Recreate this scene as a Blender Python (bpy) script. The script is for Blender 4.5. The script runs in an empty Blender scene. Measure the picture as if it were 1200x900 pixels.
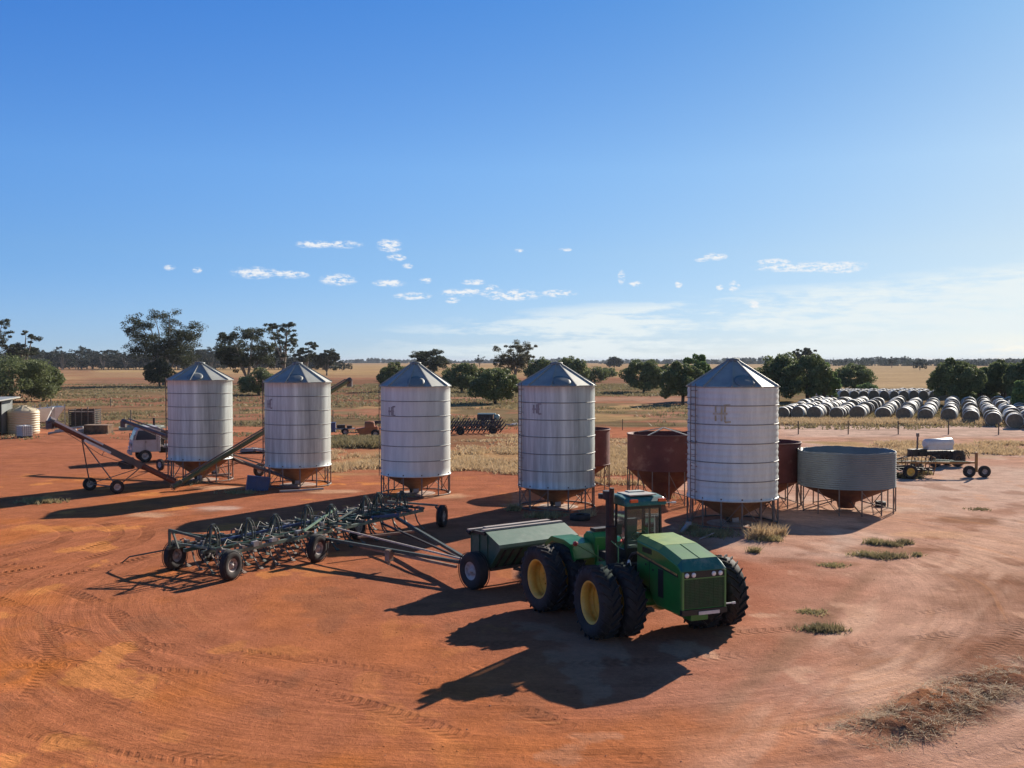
import bpy, bmesh, math, random
import numpy as np
from mathutils import Vector, Matrix

random.seed(7)
np.random.seed(7)
R = math.radians
SC = bpy.context.scene
COL = SC.collection

# ------------------------------------------------------------------ camera
EYE = 7.5                                   # the photograph is taken from about 7.5 m up
FPX = 1200.0
cam_d = bpy.data.cameras.new("camera")
cam_d.sensor_width = 36.0
cam_d.lens = 36.0
cam_d.clip_start = 0.1
cam_d.clip_end = 40000.0
cam = bpy.data.objects.new("camera", cam_d)
COL.objects.link(cam)
cam.location = (0, 0, EYE)
cam.rotation_euler = (R(90 - 1.29), 0, 0)
SC.camera = cam

# ------------------------------------------------------------------ light
SUN_EL = 24.5
SUN_AZ = 34.6                               # degrees from +Y towards +X
SUN_DIR = Vector((math.sin(R(SUN_AZ)) * math.cos(R(SUN_EL)),
                  math.cos(R(SUN_AZ)) * math.cos(R(SUN_EL)), math.sin(R(SUN_EL))))
sd = bpy.data.lights.new("sun", 'SUN')
sd.energy = 4.9
sd.angle = R(0.5)
sd.color = (1.0, 0.90, 0.77)
sun = bpy.data.objects.new("sun", sd)
COL.objects.link(sun)
sun.rotation_euler = SUN_DIR.to_track_quat('Z', 'Y').to_euler()
SC.view_settings.view_transform = 'Standard'
SC.view_settings.look = 'None'
SC.view_settings.gamma = 1.0
SC.view_settings.use_curve_mapping = False
SC.view_settings.exposure = 0.80
SKY_STRENGTH = 0.087


def build_world():
    w = bpy.data.worlds.new("World")
    SC.world = w
    w.use_nodes = True
    nt = w.node_tree
    N = nt.nodes
    L = nt.links
    N.clear()
    out = N.new('ShaderNodeOutputWorld')
    bg = N.new('ShaderNodeBackground')
    bg.inputs[1].default_value = SKY_STRENGTH
    sky = N.new('ShaderNodeTexSky')
    sky.sky_type = 'NISHITA'
    sky.sun_disc = False
    sky.sun_elevation = R(SUN_EL)
    sky.sun_rotation = R(SUN_AZ)
    sky.air_density = 0.6
    sky.dust_density = 0.15
    sky.ozone_density = 6.0
    sky.altitude = 200
    tc = N.new('ShaderNodeTexCoord')
    sep = N.new('ShaderNodeSeparateXYZ')
    L.new(tc.outputs['Generated'], sep.inputs[0])

    def m(op, a, b=None, c=None, clamp=False):
        n = N.new('ShaderNodeMath')
        n.operation = op
        n.use_clamp = clamp
        for i, v in enumerate((a, b, c)):
            if v is None:
                continue
            if isinstance(v, (int, float)):
                n.inputs[i].default_value = v
            else:
                L.new(v, n.inputs[i])
        return n.outputs[0]

    def smooth(v, a, b):
        n = N.new('ShaderNodeMapRange')
        n.interpolation_type = 'SMOOTHSTEP'
        L.new(v, n.inputs[0])
        n.inputs[1].default_value = a
        n.inputs[2].default_value = b
        return n.outputs[0]
    az = m('ARCTAN2', sep.outputs[0], sep.outputs[1])           # radians from +Y towards +X
    hor = m('SQRT', m('ADD', m('MULTIPLY', sep.outputs[0], sep.outputs[0]), m('MULTIPLY', sep.outputs[1], sep.outputs[1])))
    el = m('ARCTAN2', sep.outputs[2], hor)
    azd = m('MULTIPLY', az, 57.2958)
    eld = m('MULTIPLY', el, 57.2958)
    comb = N.new('ShaderNodeCombineXYZ')
    L.new(azd, comb.inputs[0])
    L.new(eld, comb.inputs[1])

    def noise(scale, sx, sy, detail=6, rough=0.6, off=0.0):
        mp = N.new('ShaderNodeMapping')
        mp.inputs['Scale'].default_value = (sx, sy, 1)
        mp.inputs['Location'].default_value = (off, off * .7, off)
        L.new(comb.outputs[0], mp.inputs[0])
        nz = N.new('ShaderNodeTexNoise')
        nz.inputs['Scale'].default_value = scale
        nz.inputs['Detail'].default_value = detail
        nz.inputs['Roughness'].default_value = rough
        L.new(mp.outputs[0], nz.inputs['Vector'])
        return nz.outputs[0]
    # small fair weather clouds, each at its own azimuth and elevation
    puffs = [(370, 287, 20, 4), (404, 287, 19, 4), (457, 288, 13, 7), (300, 320, 24, 6), (340, 322, 20, 4),
             (397, 328, 19, 6), (465, 302, 10, 4), (456, 332, 17, 4), (484, 347, 19, 4), (499, 329, 7, 3),
             (555, 331, 13, 3), (544, 343, 26, 4), (601, 346, 30, 6), (655, 344, 19, 4), (575, 337, 8, 3),
             (608, 294, 5, 2), (662, 293, 7, 2), (838, 301, 12, 4), (822, 305, 8, 2), (950, 313, 60, 5),
             (905, 308, 18, 4), (985, 316, 20, 4), (860, 336, 6, 6), (843, 337, 4, 3), (728, 325, 4, 7),
             (745, 333, 8, 3), (795, 333, 4, 4), (200, 314, 6, 3), (232, 317, 5, 3), (883, 357, 6, 4),
             (530, 352, 8, 3), (478, 312, 6, 3)]
    n1 = noise(1.0, 1.9, 4.5, 8, 0.72)
    tot = None
    for (px, py, rx, ry) in puffs:
        a = math.degrees(math.atan((px - 600) / FPX))
        e = math.degrees(math.atan((423 - py) / FPX * math.cos(R(a))))
        ra = rx * 0.0477 * math.cos(R(a)) * 1.3
        re = ry * 0.0477 * 1.35
        dx = m('DIVIDE', m('SUBTRACT', azd, a), ra)
        dy = m('DIVIDE', m('SUBTRACT', eld, e), re)
        d = m('SUBTRACT', 1.0, m('ADD', m('MULTIPLY', dx, dx), m('MULTIPLY', dy, dy)), clamp=True)
        tot = d if tot is None else m('MAXIMUM', tot, d)
    puff = smooth(m('MULTIPLY', m('ADD', m('MULTIPLY', n1, 4.2), -1.62), m('POWER', tot, 0.72)), 0.05, 0.78)
    # long streaky bank of high cloud, thicker to the right
    n2 = noise(1.0, 0.13, 1.05, 8, 0.62, 3.0)
    n3 = noise(1.0, 0.9, 3.0, 5, 0.6, 9.0)
    top = m('ADD', m('ADD', 1.7, m('MULTIPLY', m('ADD', azd, 6.0), 0.085)), m('MULTIPLY', n2, 0.9))
    band = m('MULTIPLY', smooth(m('SUBTRACT', top, eld), -0.35, 0.7), smooth(azd, -14.0, 5.0))
    dens = smooth(m('ADD', m('MULTIPLY', n2, 0.9), m('MULTIPLY', n3, 0.22)), 0.46, 0.62)
    dens = m('ADD', m('MULTIPLY', dens, 0.86), 0.10)
    bank = m('MULTIPLY', m('MULTIPLY', band, dens), 0.95)
    # faint haze low over the horizon
    low = m('MULTIPLY', smooth(eld, 5.5, -0.5), 0.15)
    ramp = N.new('ShaderNodeValToRGB')               # camera-like colour grade of the clear sky by elevation
    L.new(m('DIVIDE', eld, 25.0), ramp.inputs[0])
    els = ramp.color_ramp.elements
    els[0].position, els[0].color = 0.04, (.50, .50, .54, 1)
    els[1].position, els[1].color = 0.85, (.46, .82, 1.0, 1)
    for p_, c_ in ((.236, (.74, .71, .64, 1)), (.42, (.80, .86, .80, 1))):
        e_ = els.new(p_)
        e_.color = c_
    tint = N.new('ShaderNodeMixRGB')
    tint.blend_type = 'MULTIPLY'
    tint.inputs[0].default_value = 1.0
    L.new(sky.outputs[0], tint.inputs[1])
    L.new(ramp.outputs[0], tint.inputs[2])
    mx = N.new('ShaderNodeMixRGB')
    L.new(m('MAXIMUM', bank, low), mx.inputs[0])
    cz = N.new('ShaderNodeCombineXYZ')               # the sky is paler towards the sun's side
    for k_, (lo_, hi_) in enumerate(((0.98, 1.27), (1.12, 1.05), (1.25, 0.82))):
        r_ = N.new('ShaderNodeMapRange')
        L.new(azd, r_.inputs[0])
        for q_, v_ in zip((1, 2, 3, 4), (-27.0, 27.0, lo_, hi_)):
            r_.inputs[q_].default_value = v_
        L.new(r_.outputs[0], cz.inputs[k_])
    tint2 = N.new('ShaderNodeMixRGB')
    tint2.blend_type = 'MULTIPLY'
    tint2.inputs[0].default_value = 1.0
    L.new(tint.outputs[0], tint2.inputs[1])
    L.new(cz.outputs[0], tint2.inputs[2])
    L.new(tint2.outputs[0], mx.inputs[1])
    mx.inputs[2].default_value = (5.5, 6.0, 6.1, 1)
    mx2 = N.new('ShaderNodeMixRGB')
    L.new(m('MULTIPLY', puff, 0.95), mx2.inputs[0])
    L.new(mx.outputs[0], mx2.inputs[1])
    mx2.inputs[2].default_value = (6.0, 6.1, 6.2, 1)
    L.new(mx2.outputs[0], bg.inputs[0])
    L.new(bg.outputs[0], out.inputs[0])


build_world()


def G(px, py, h=0.0):
    """Ground position (X, Y) of a thing whose point at height h is seen in that direction."""
    Y = (EYE - h) * FPX / (py - 423.0)
    return Vector(((px - 600.0) / FPX * Y, Y, h))


def P(px, Y, h=0.0):
    return Vector(((px - 600.0) / FPX * Y, Y, h))


# ------------------------------------------------------------------ materials
MATS = {}


def mat(name, col, rough=0.6, metal=0.0, var=0.18, scale=3.0, col2=None, mixw=0.5, bump=0.0, bscale=20.0,
        stretch=(1, 1, 1), detail=6, spec=0.5, edge=(0.42, 0.62), coat=0.0):
    """Procedural surface: colour with brightness variation and an optional second colour in patches."""
    if name in MATS:
        return MATS[name]
    mt = bpy.data.materials.new(name)
    mt.use_nodes = True
    nt = mt.node_tree
    N, L = nt.nodes, nt.links
    bs = N['Principled BSDF']
    bs.inputs['Roughness'].default_value = rough
    bs.inputs['Metallic'].default_value = metal
    bs.inputs['Specular IOR Level'].default_value = spec
    bs.inputs['Coat Weight'].default_value = coat
    tc = N.new('ShaderNodeTexCoord')
    mp = N.new('ShaderNodeMapping')
    mp.inputs['Scale'].default_value = stretch
    L.new(tc.outputs['Object'], mp.inputs[0])
    nz = N.new('ShaderNodeTexNoise')
    nz.inputs['Scale'].default_value = scale
    nz.inputs['Detail'].default_value = detail
    nz.inputs['Roughness'].default_value = 0.65
    L.new(mp.outputs[0], nz.inputs['Vector'])
    base = N.new('ShaderNodeMixRGB')
    base.blend_type = 'MULTIPLY'
    base.inputs[0].default_value = 1.0
    rmp = N.new('ShaderNodeMapRange')
    rmp.inputs[1].default_value = 0.25
    rmp.inputs[2].default_value = 0.75
    rmp.inputs[3].default_value = 1 - var
    rmp.inputs[4].default_value = 1 + var
    L.new(nz.outputs[0], rmp.inputs[0])
    L.new(rmp.outputs[0], base.inputs[2])
    if col2 is not None:
        n2 = N.new('ShaderNodeTexNoise')
        n2.inputs['Scale'].default_value = scale * 0.7
        n2.inputs['Detail'].default_value = 8
        n2.inputs['Roughness'].default_value = 0.7
        mp2 = N.new('ShaderNodeMapping')
        mp2.inputs['Scale'].default_value = stretch
        mp2.inputs['Location'].default_value = (5.3, 2.1, 7.7)
        L.new(tc.outputs['Object'], mp2.inputs[0])
        L.new(mp2.outputs[0], n2.inputs['Vector'])
        mr = N.new('ShaderNodeMapRange')
        mr.inputs[1].default_value = edge[0]
        mr.inputs[2].default_value = edge[1]
        mr.inputs[4].default_value = mixw
        L.new(n2.outputs[0], mr.inputs[0])
        cm = N.new('ShaderNodeMixRGB')
        cm.inputs[1].default_value = (*col, 1)
        cm.inputs[2].default_value = (*col2, 1)
        L.new(mr.outputs[0], cm.inputs[0])
        L.new(cm.outputs[0], base.inputs[1])
    else:
        base.inputs[1].default_value = (*col, 1)
    L.new(base.outputs[0], bs.inputs['Base Color'])
    if bump > 0:
        nb = N.new('ShaderNodeTexNoise')
        nb.inputs['Scale'].default_value = bscale
        nb.inputs['Detail'].default_value = 5
        L.new(mp.outputs[0], nb.inputs['Vector'])
        bp = N.new('ShaderNodeBump')
        bp.inputs['Strength'].default_value = bump
        bp.inputs['Distance'].default_value = 0.02
        L.new(nb.outputs[0], bp.inputs['Height'])
        L.new(bp.outputs[0], bs.inputs['Normal'])
    MATS[name] = mt
    return mt


DUST = (0.30, 0.15, 0.09)
galv = mat('galvanised_sheet', (0.60, 0.645, 0.61), 0.45, 0.18, 0.30, 1.1, (0.31, 0.335, 0.32), 0.85, 0.05, 6, (2.6, 2.6, 0.14))
galv_b = mat('galvanised_sheet_weathered', (0.68, 0.71, 0.67), 0.5, 0.10, 0.14, 0.9, (0.50, 0.525, 0.50), 0.75, 0.04, 6, (2.2, 2.2, 0.25))
galv_roof = mat('galvanised_roof', (0.36, 0.37, 0.33), 0.6, 0.3, 0.2, 1.5, (0.30, 0.30, 0.31), 0.6)
galv_dull = mat('galvanised_corrugated', (0.20, 0.225, 0.225), 0.6, 0.2, 0.15, 0.8, (0.14, 0.145, 0.145), 0.6, stretch=(1, 1, .5))
rust = mat('rusty_paint', (0.115, 0.028, 0.022), 0.75, 0.1, 0.3, 1.4, (0.26, 0.115, 0.09), 0.6, 0.2, 14, edge=(.54, .64))
rust_cone = mat('rust_steel', (0.27, 0.135, 0.06), 0.85, 0.0, 0.35, 2.0, (0.17, 0.075, 0.035), 0.7, 0.2, 14)
leg_m = mat('weathered_steel', (0.17, 0.145, 0.13), 0.7, 0.3, 0.3, 6, (0.24, 0.12, 0.07), 0.6)
seam_m = mat('dark_seam_steel', (0.21, 0.215, 0.21), 0.6, 0.4, 0.2, 4)
concrete = mat('dusty_concrete', (0.40, 0.30, 0.24), 0.95, 0, 0.2, 2, (0.30, 0.17, 0.11), 0.7)
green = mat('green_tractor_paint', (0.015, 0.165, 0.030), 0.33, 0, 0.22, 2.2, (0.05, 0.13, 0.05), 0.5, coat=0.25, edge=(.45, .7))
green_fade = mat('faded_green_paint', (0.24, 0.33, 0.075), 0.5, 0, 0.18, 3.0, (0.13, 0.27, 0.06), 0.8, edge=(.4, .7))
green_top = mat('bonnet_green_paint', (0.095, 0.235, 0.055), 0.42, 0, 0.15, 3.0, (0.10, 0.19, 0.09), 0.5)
teal = mat('teal_roof_paint', (0.02, 0.13, 0.11), 0.45, 0, 0.2, 4, (0.20, 0.27, 0.22), 0.6, edge=(.5, .65))
oldgreen = mat('old_green_machine_paint', (0.040, 0.060, 0.052), 0.6, 0.1, 0.3, 3, (0.13, 0.12, 0.09), 0.6, edge=(.48, .65))
seeder_green = mat('seeder_green_paint', (0.028, 0.085, 0.060), 0.5, 0.05, 0.2, 2.2, (0.11, 0.13, 0.10), 0.6, edge=(.48, .65))
lid_green = mat('pale_green_lid', (0.10, 0.19, 0.125), 0.5, 0.0, 0.15, 2.5, (0.24, 0.29, 0.21), 0.5)
board = mat('weathered_board', (0.42, 0.36, 0.32), 0.8, 0, 0.25, 3, (0.22, 0.16, 0.14), 0.7, stretch=(.4, 4, 4))
rubber = mat('tyre_rubber', (0.022, 0.020, 0.021), 0.82, 0, 0.35, 2.5, (0.075, 0.052, 0.042), 0.5, 0.15, 30, edge=(.5, .75))
yellow = mat('yellow_rim_paint', (0.74, 0.43, 0.07), 0.45, 0, 0.2, 3, (0.33, 0.18, 0.07), 0.6, edge=(.5, .7))
rim_white = mat('dusty_white_rim', (0.40, 0.36, 0.34), 0.6, 0.1, 0.25, 6, (0.17, 0.11, 0.09), 0.8, edge=(.48, .6))
dark = mat('dark_greasy_metal', (0.028, 0.026, 0.025), 0.6, 0.3, 0.4, 5, (0.09, 0.06, 0.045), 0.5)
black = mat('black_plastic', (0.012, 0.013, 0.014), 0.5, 0, 0.2, 5)
exh = mat('rusty_exhaust', (0.045, 0.020, 0.016), 0.8, 0.2, 0.3, 6, (0.10, 0.05, 0.035), 0.5)
white = mat('white_paint', (0.62, 0.60, 0.58), 0.45, 0, 0.12, 2.5, (0.42, 0.32, 0.27), 0.45, edge=(.5, .72))
grey_paint = mat('grey_steel_paint', (0.30, 0.30, 0.31), 0.55, 0.2, 0.2, 3, (0.20, 0.15, 0.12), 0.6)
whitep = mat('white_plastic', (0.72, 0.72, 0.72), 0.5, 0, 0.08, 3)
cream = mat('cream_tank_plastic', (0.60, 0.50, 0.33), 0.55, 0, 0.08, 0.8)
amber = mat('amber_lens', (0.75, 0.10, 0.02), 0.25, 0, 0.1, 8)
red_m = mat('red_paint', (0.36, 0.03, 0.03), 0.45, 0, 0.2, 6)
orange_m = mat('orange_rust_paint', (0.42, 0.12, 0.03), 0.6, 0, 0.25, 3, (0.24, 0.08, 0.04), 0.6)
blue_m = mat('blue_paint', (0.025, 0.055, 0.16), 0.5, 0, 0.2, 3, (0.07, 0.07, 0.10), 0.5)
yel_m = mat('yellow_machine_paint', (0.33, 0.16, 0.04), 0.6, 0, 0.25, 3, (0.22, 0.09, 0.04), 0.8, edge=(.42, .6))
aug_green = mat('olive_auger_paint', (0.13, 0.14, 0.055), 0.6, 0.1, 0.25, 1.5, (0.16, 0.11, 0.06), 0.6)
aug_dark = mat('dark_auger_steel', (0.085, 0.08, 0.09), 0.5, 0.4, 0.3, 1.5, (0.14, 0.08, 0.06), 0.5)
aug_rust = mat('rust_red_auger_steel', (0.17, 0.06, 0.04), 0.7, 0.2, 0.3, 1.5, (0.10, 0.05, 0.04), 0.6)
headlamp = mat('headlamp_glass', (0.75, 0.75, 0.72), 0.12, 0.1, 0.05, 3)
bale_m = mat('bale_net_wrap', (0.62, 0.61, 0.55), 0.7, 0, 0.28, 1.6, (0.48, 0.43, 0.35), 0.7, 0.4, 5, (1.5, .6, 1.5))
bale_end = mat('bale_hay_end', (0.17, 0.13, 0.085), 0.95, 0, 0.35, 3.5, (0.20, 0.15, 0.09), 0.5, 0.5, 9)
bark = mat('tree_bark', (0.16, 0.13, 0.10), 0.9, 0, 0.3, 2, (0.30, 0.26, 0.22), 0.5)
bark_d = mat('dark_tree_bark', (0.07, 0.055, 0.045), 0.9, 0, 0.3, 2)
post_m = mat('fence_post_steel', (0.09, 0.075, 0.065), 0.8, 0.2, 0.3, 4)
logo_y = mat('faded_yellow_marking', (0.44, 0.35, 0.17), 0.6, 0.1, 0.2, 6, (0.55, 0.55, 0.52), 0.8, edge=(.42, .62))
logo_g = mat('faded_grey_marking', (0.27, 0.25, 0.24), 0.6, 0.2, 0.2, 6, (0.36, 0.35, 0.36), 0.7, edge=(.42, .62))


def leaf_mat(name, c1, c2, c3=None, scale=0.45, gloss=0.62):
    mt = bpy.data.materials.new(name)
    mt.use_nodes = True
    nt = mt.node_tree
    N, L = nt.nodes, nt.links
    bs = N['Principled BSDF']
    bs.inputs['Roughness'].default_value = gloss
    bs.inputs['Specular IOR Level'].default_value = 0.22
    tc = N.new('ShaderNodeTexCoord')
    nz = N.new('ShaderNodeTexNoise')
    nz.inputs['Scale'].default_value = scale
    nz.inputs['Detail'].default_value = 9
    nz.inputs['Roughness'].default_value = 0.85
    L.new(tc.outputs['Object'], nz.inputs['Vector'])
    cr = N.new('ShaderNodeValToRGB')
    cr.color_ramp.elements[0].position = 0.36
    cr.color_ramp.elements[1].position = 0.66
    cr.color_ramp.elements[0].color = (*c1, 1)
    cr.color_ramp.elements[1].color = (*c2, 1)
    L.new(nz.outputs[0], cr.inputs[0])
    L.new(cr.outputs[0], bs.inputs['Base Color'])
    tr = N.new('ShaderNodeBsdfTranslucent')
    L.new(cr.outputs[0], tr.inputs[0])
    mx = N.new('ShaderNodeMixShader')
    mx.inputs[0].default_value = 0.36
    L.new(bs.outputs[0], mx.inputs[1])
    L.new(tr.outputs[0], mx.inputs[2])
    L.new(mx.outputs[0], N['Material Output'].inputs[0])
    return mt


leaf_gum = leaf_mat('gum_leaves', (0.022, 0.032, 0.016), (0.080, 0.090, 0.045))
leaf_gum2 = leaf_mat('bronze_gum_leaves', (0.035, 0.040, 0.020), (0.17, 0.155, 0.08), scale=.6)
leaf_bush = leaf_mat('bush_leaves', (0.040, 0.060, 0.024), (0.27, 0.31, 0.13), scale=.7)
leaf_bush2 = leaf_mat('bright_bush_leaves', (0.05, 0.10, 0.035), (0.25, 0.34, 0.12), scale=.7)
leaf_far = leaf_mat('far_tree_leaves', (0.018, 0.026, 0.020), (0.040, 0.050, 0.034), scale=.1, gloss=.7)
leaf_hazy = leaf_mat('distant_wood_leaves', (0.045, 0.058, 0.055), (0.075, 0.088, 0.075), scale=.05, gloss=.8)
straw_m = leaf_mat('dry_grass_blades', (0.36, 0.24, 0.12), (0.68, 0.52, 0.32), scale=1.2, gloss=.7)
scrub_m = leaf_mat('grey_green_herbage', (0.13, 0.12, 0.06), (0.36, 0.28, 0.15), scale=1.5, gloss=.7)
tuft_m = leaf_mat('green_tuft_blades', (0.16, 0.15, 0.055), (0.50, 0.40, 0.22), scale=3, gloss=.6)


def glass_mat():
    mt = bpy.data.materials.new('cab_glass')
    mt.use_nodes = True
    N, L = mt.node_tree.nodes, mt.node_tree.links
    N.remove(N['Principled BSDF'])
    g = N.new('ShaderNodeBsdfGlossy')
    g.inputs['Roughness'].default_value = 0.04
    t = N.new('ShaderNodeBsdfTransparent')
    t.inputs[0].default_value = (0.72, 0.80, 0.78, 1)
    nz = N.new('ShaderNodeTexNoise')
    nz.inputs['Scale'].default_value = 3
    dd = N.new('ShaderNodeBsdfDiffuse')
    dd.inputs[0].default_value = (0.30, 0.24, 0.20, 1)
    fr = N.new('ShaderNodeFresnel')
    fr.inputs[0].default_value = 1.5
    m1 = N.new('ShaderNodeMixShader')
    L.new(fr.outputs[0], m1.inputs[0])
    L.new(t.outputs[0], m1.inputs[1])
    L.new(g.outputs[0], m1.inputs[2])
    m2 = N.new('ShaderNodeMixShader')
    mr = N.new('ShaderNodeMapRange')
    mr.inputs[1].default_value = 0.4
    mr.inputs[2].default_value = 0.8
    mr.inputs[3].default_value = 0.06
    mr.inputs[4].default_value = 0.3
    L.new(nz.outputs[0], mr.inputs[0])
    L.new(mr.outputs[0], m2.inputs[0])
    L.new(m1.outputs[0], m2.inputs[1])
    L.new(dd.outputs[0], m2.inputs[2])
    L.new(m2.outputs[0], N['Material Output'].inputs[0])
    return mt


glass = glass_mat()


# ------------------------------------------------------------------ mesh helpers
class MB:
    """Collects shapes; build() links them as one mesh object."""

    def __init__(s):
        s.v, s.f, s.sm, s.mi = [], [], [], []

    def add(s, vs, fs, smooth=False, mi=0):
        o = len(s.v)
        s.v += [tuple(p) for p in vs]
        for f in fs:
            s.f.append([i + o for i in f])
            s.sm.append(smooth)
            s.mi.append(mi)
        return s

    def box(s, c, d, rz=0.0, ry=0.0, rx=0.0, mi=0):
        M = Matrix.Rotation(rz, 3, 'Z') @ Matrix.Rotation(ry, 3, 'Y') @ Matrix.Rotation(rx, 3, 'X')
        c = Vector(c)
        hx, hy, hz = d[0] / 2, d[1] / 2, d[2] / 2
        vs = [c + M @ Vector((x * hx, y * hy, z * hz)) for x in (-1, 1) for y in (-1, 1) for z in (-1, 1)]
        return s.add(vs, [(0, 1, 3, 2), (4, 6, 7, 5), (0, 4, 5, 1), (2, 3, 7, 6), (0, 2, 6, 4), (1, 5, 7, 3)], mi=mi)

    def bar(s, a, b, w, h=None, mi=0):
        """square bar from a to b"""
        a, b = Vector(a), Vector(b)
        h = h or w
        d = (b - a)
        L_ = d.length
        if L_ < 1e-6:
            return s
        d.normalize()
        up = Vector((0, 0, 1)) if abs(d.z) < 0.95 else Vector((1, 0, 0))
        sx = d.cross(up).normalized()
        sy = sx.cross(d).normalized()
        vs = []
        for p in (a, b):
            for (i, j) in ((-1, -1), (1, -1), (1, 1), (-1, 1)):
                vs.append(p + sx * (i * w / 2) + sy * (j * h / 2))
        return s.add(vs, [(3, 2, 1, 0), (4, 5, 6, 7), (0, 1, 5, 4), (1, 2, 6, 5), (2, 3, 7, 6), (3, 0, 4, 7)], mi=mi)

    def tube(s, pts, r, n=10, caps=True, mi=0):
        pts = [Vector(p) for p in pts]
        rs = r if isinstance(r, (list, tuple)) else [r] * len(pts)
        vs, fs = [], []
        prev = None
        for i, p in enumerate(pts):
            if i == 0:
                d = pts[1] - pts[0]
            elif i == len(pts) - 1:
                d = pts[-1] - pts[-2]
            else:
                d = (pts[i + 1] - pts[i]).normalized() + (pts[i] - pts[i - 1]).normalized()
            d.normalize()
            if prev is None:
                up = Vector((0, 0, 1)) if abs(d.z) < 0.9 else Vector((1, 0, 0))
                sx = d.cross(up).normalized()
            else:
                sx = (prev - d * prev.dot(d)).normalized()
            prev = sx
            sy = sx.cross(d)
            for k in range(n):
                t = 2 * math.pi * k / n
                vs.append(p + sx * (math.cos(t) * rs[i]) + sy * (math.sin(t) * rs[i]))
        for i in range(len(pts) - 1):
            for k in range(n):
                a = i * n + k
                b = i * n + (k + 1) % n
                fs.append((a, b, b + n, a + n))
        s.add(vs, fs, True, mi)
        if caps:
            s.add([vs[k] for k in range(n)], [tuple(range(n))][::-1], False, mi)
            s.add([vs[-n + k] for k in range(n)], [tuple(range(n))[::-1]], False, mi)
        return s

    def lathe(s, prof, n=32, axis='Z', c=(0, 0, 0), smooth=True, mi=0, a0=0.0):
        """prof: (radius, height) pairs"""
        vs, fs = [], []
        c = Vector(c)
        for (r, z) in prof:
            for k in range(n):
                t = a0 + 2 * math.pi * k / n
                p = Vector((r * math.cos(t), r * math.sin(t), z))
                if axis == 'Y':
                    p = Vector((p.x, p.z, p.y))
                elif axis == 'X':
                    p = Vector((p.z, p.x, p.y))
                vs.append(c + p)
        for i in range(len(prof) - 1):
            for k in range(n):
                a = i * n + k
                b = i * n + (k + 1) % n
                fs.append((a, b, b + n, a + n))
        return s.add(vs, fs, smooth, mi)

    def prism(s, poly, y0, y1, mi=0, smooth=False):
        """poly: (x, z) outline extruded from y0 to y1"""
        n = len(poly)
        vs = [(x, y0, z) for x, z in poly] + [(x, y1, z) for x, z in poly]
        fs = [tuple(range(n)), tuple(range(2 * n - 1, n - 1, -1))]
        fs += [(i, i + n, (i + 1) % n + n, (i + 1) % n) for i in range(n)]
        return s.add(vs, fs, smooth, mi)

    def mesh(s, name):
        me = bpy.data.meshes.new(name)
        me.from_pydata(s.v, [], s.f)
        me.polygons.foreach_set('use_smooth', s.sm)
        me.polygons.foreach_set('material_index', s.mi)
        me.update()
        return me

    def build(s, name, m, parent=None, loc=None, rot=None, bevel=0.0):
        me = s.mesh(name)
        for q in (m if isinstance(m, (list, tuple)) else [m]):
            me.materials.append(q)
        o = bpy.data.objects.new(name, me)
        COL.objects.link(o)
        if parent is not None:
            o.parent = parent
        if loc is not None:
            o.location = loc
        if rot is not None:
            o.rotation_euler = rot
        if bevel > 0:
            b = o.modifiers.new('bevel', 'BEVEL')
            b.width = bevel
            b.segments = 2
            b.limit_method = 'ANGLE'
            b.angle_limit = R(40)
        return o


def tag(o, label=None, cat=None, group=None, kind=None):
    if label:
        o['label'] = label
    if cat:
        o['category'] = cat
    if group:
        o['group'] = group
    if kind:
        o['kind'] = kind
    return o


def thing(name, loc, rz=0.0, label=None, cat=None, group=None):
    o = bpy.data.objects.new(name, None)
    o.empty_display_size = 0.3
    COL.objects.link(o)
    o.location = loc
    o.rotation_euler = (0, 0, rz)
    return tag(o, label, cat, group)


KIDS = {}


def copy_tree(o, parent=None, loc=None, rot=None, label=None):
    c = o.copy()
    COL.objects.link(c)
    c.parent = parent
    if loc is not None:
        c.location = loc
    if rot is not None:
        c.rotation_euler = rot
    if label:
        c['label'] = label
    for ch in [q for q in COL.objects if q.parent == o]:
        copy_tree(ch, c)
    return c


def np_mesh(name, verts, faces_n, loops, m, smooth=False, parent=None, loc=None):
    """fast mesh: verts (N,3); all faces have faces_n corners"""
    me = bpy.data.meshes.new(name)
    nv = len(verts)
    nf = len(loops) // faces_n
    me.vertices.add(nv)
    me.vertices.foreach_set('co', np.asarray(verts, dtype=np.float32).ravel())
    me.loops.add(len(loops))
    me.loops.foreach_set('vertex_index', np.asarray(loops, dtype=np.int32))
    me.polygons.add(nf)
    me.polygons.foreach_set('loop_start', np.arange(0, nf * faces_n, faces_n, dtype=np.int32))
    me.polygons.foreach_set('loop_total', np.full(nf, faces_n, dtype=np.int32))
    me.polygons.foreach_set('use_smooth', np.full(nf, smooth, dtype=bool))
    me.update(calc_edges=True)
    me.validate()
    if m is not None:
        me.materials.append(m)
    o = bpy.data.objects.new(name, me)
    COL.objects.link(o)
    if parent is not None:
        o.parent = parent
    if loc is not None:
        o.location = loc
    return o


def vnoise(x, y, seed=0):
    xi = np.floor(x).astype(np.int64)
    yi = np.floor(y).astype(np.int64)
    fx = x - xi
    fy = y - yi
    fx = fx * fx * (3 - 2 * fx)
    fy = fy * fy * (3 - 2 * fy)

    def h(i, j):
        n = (i * 374761393 + j * 668265263 + seed * 974634777) & 0x7fffffff
        n = ((n ^ (n >> 13)) * 1274126177) & 0x7fffffff
        return ((n ^ (n >> 16)) & 0xffff) / 65535.0
    a, b, c, d = h(xi, yi), h(xi + 1, yi), h(xi, yi + 1), h(xi + 1, yi + 1)
    return a + (b - a) * fx + (c - a) * fy + (a - b - c + d) * fx * fy


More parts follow.
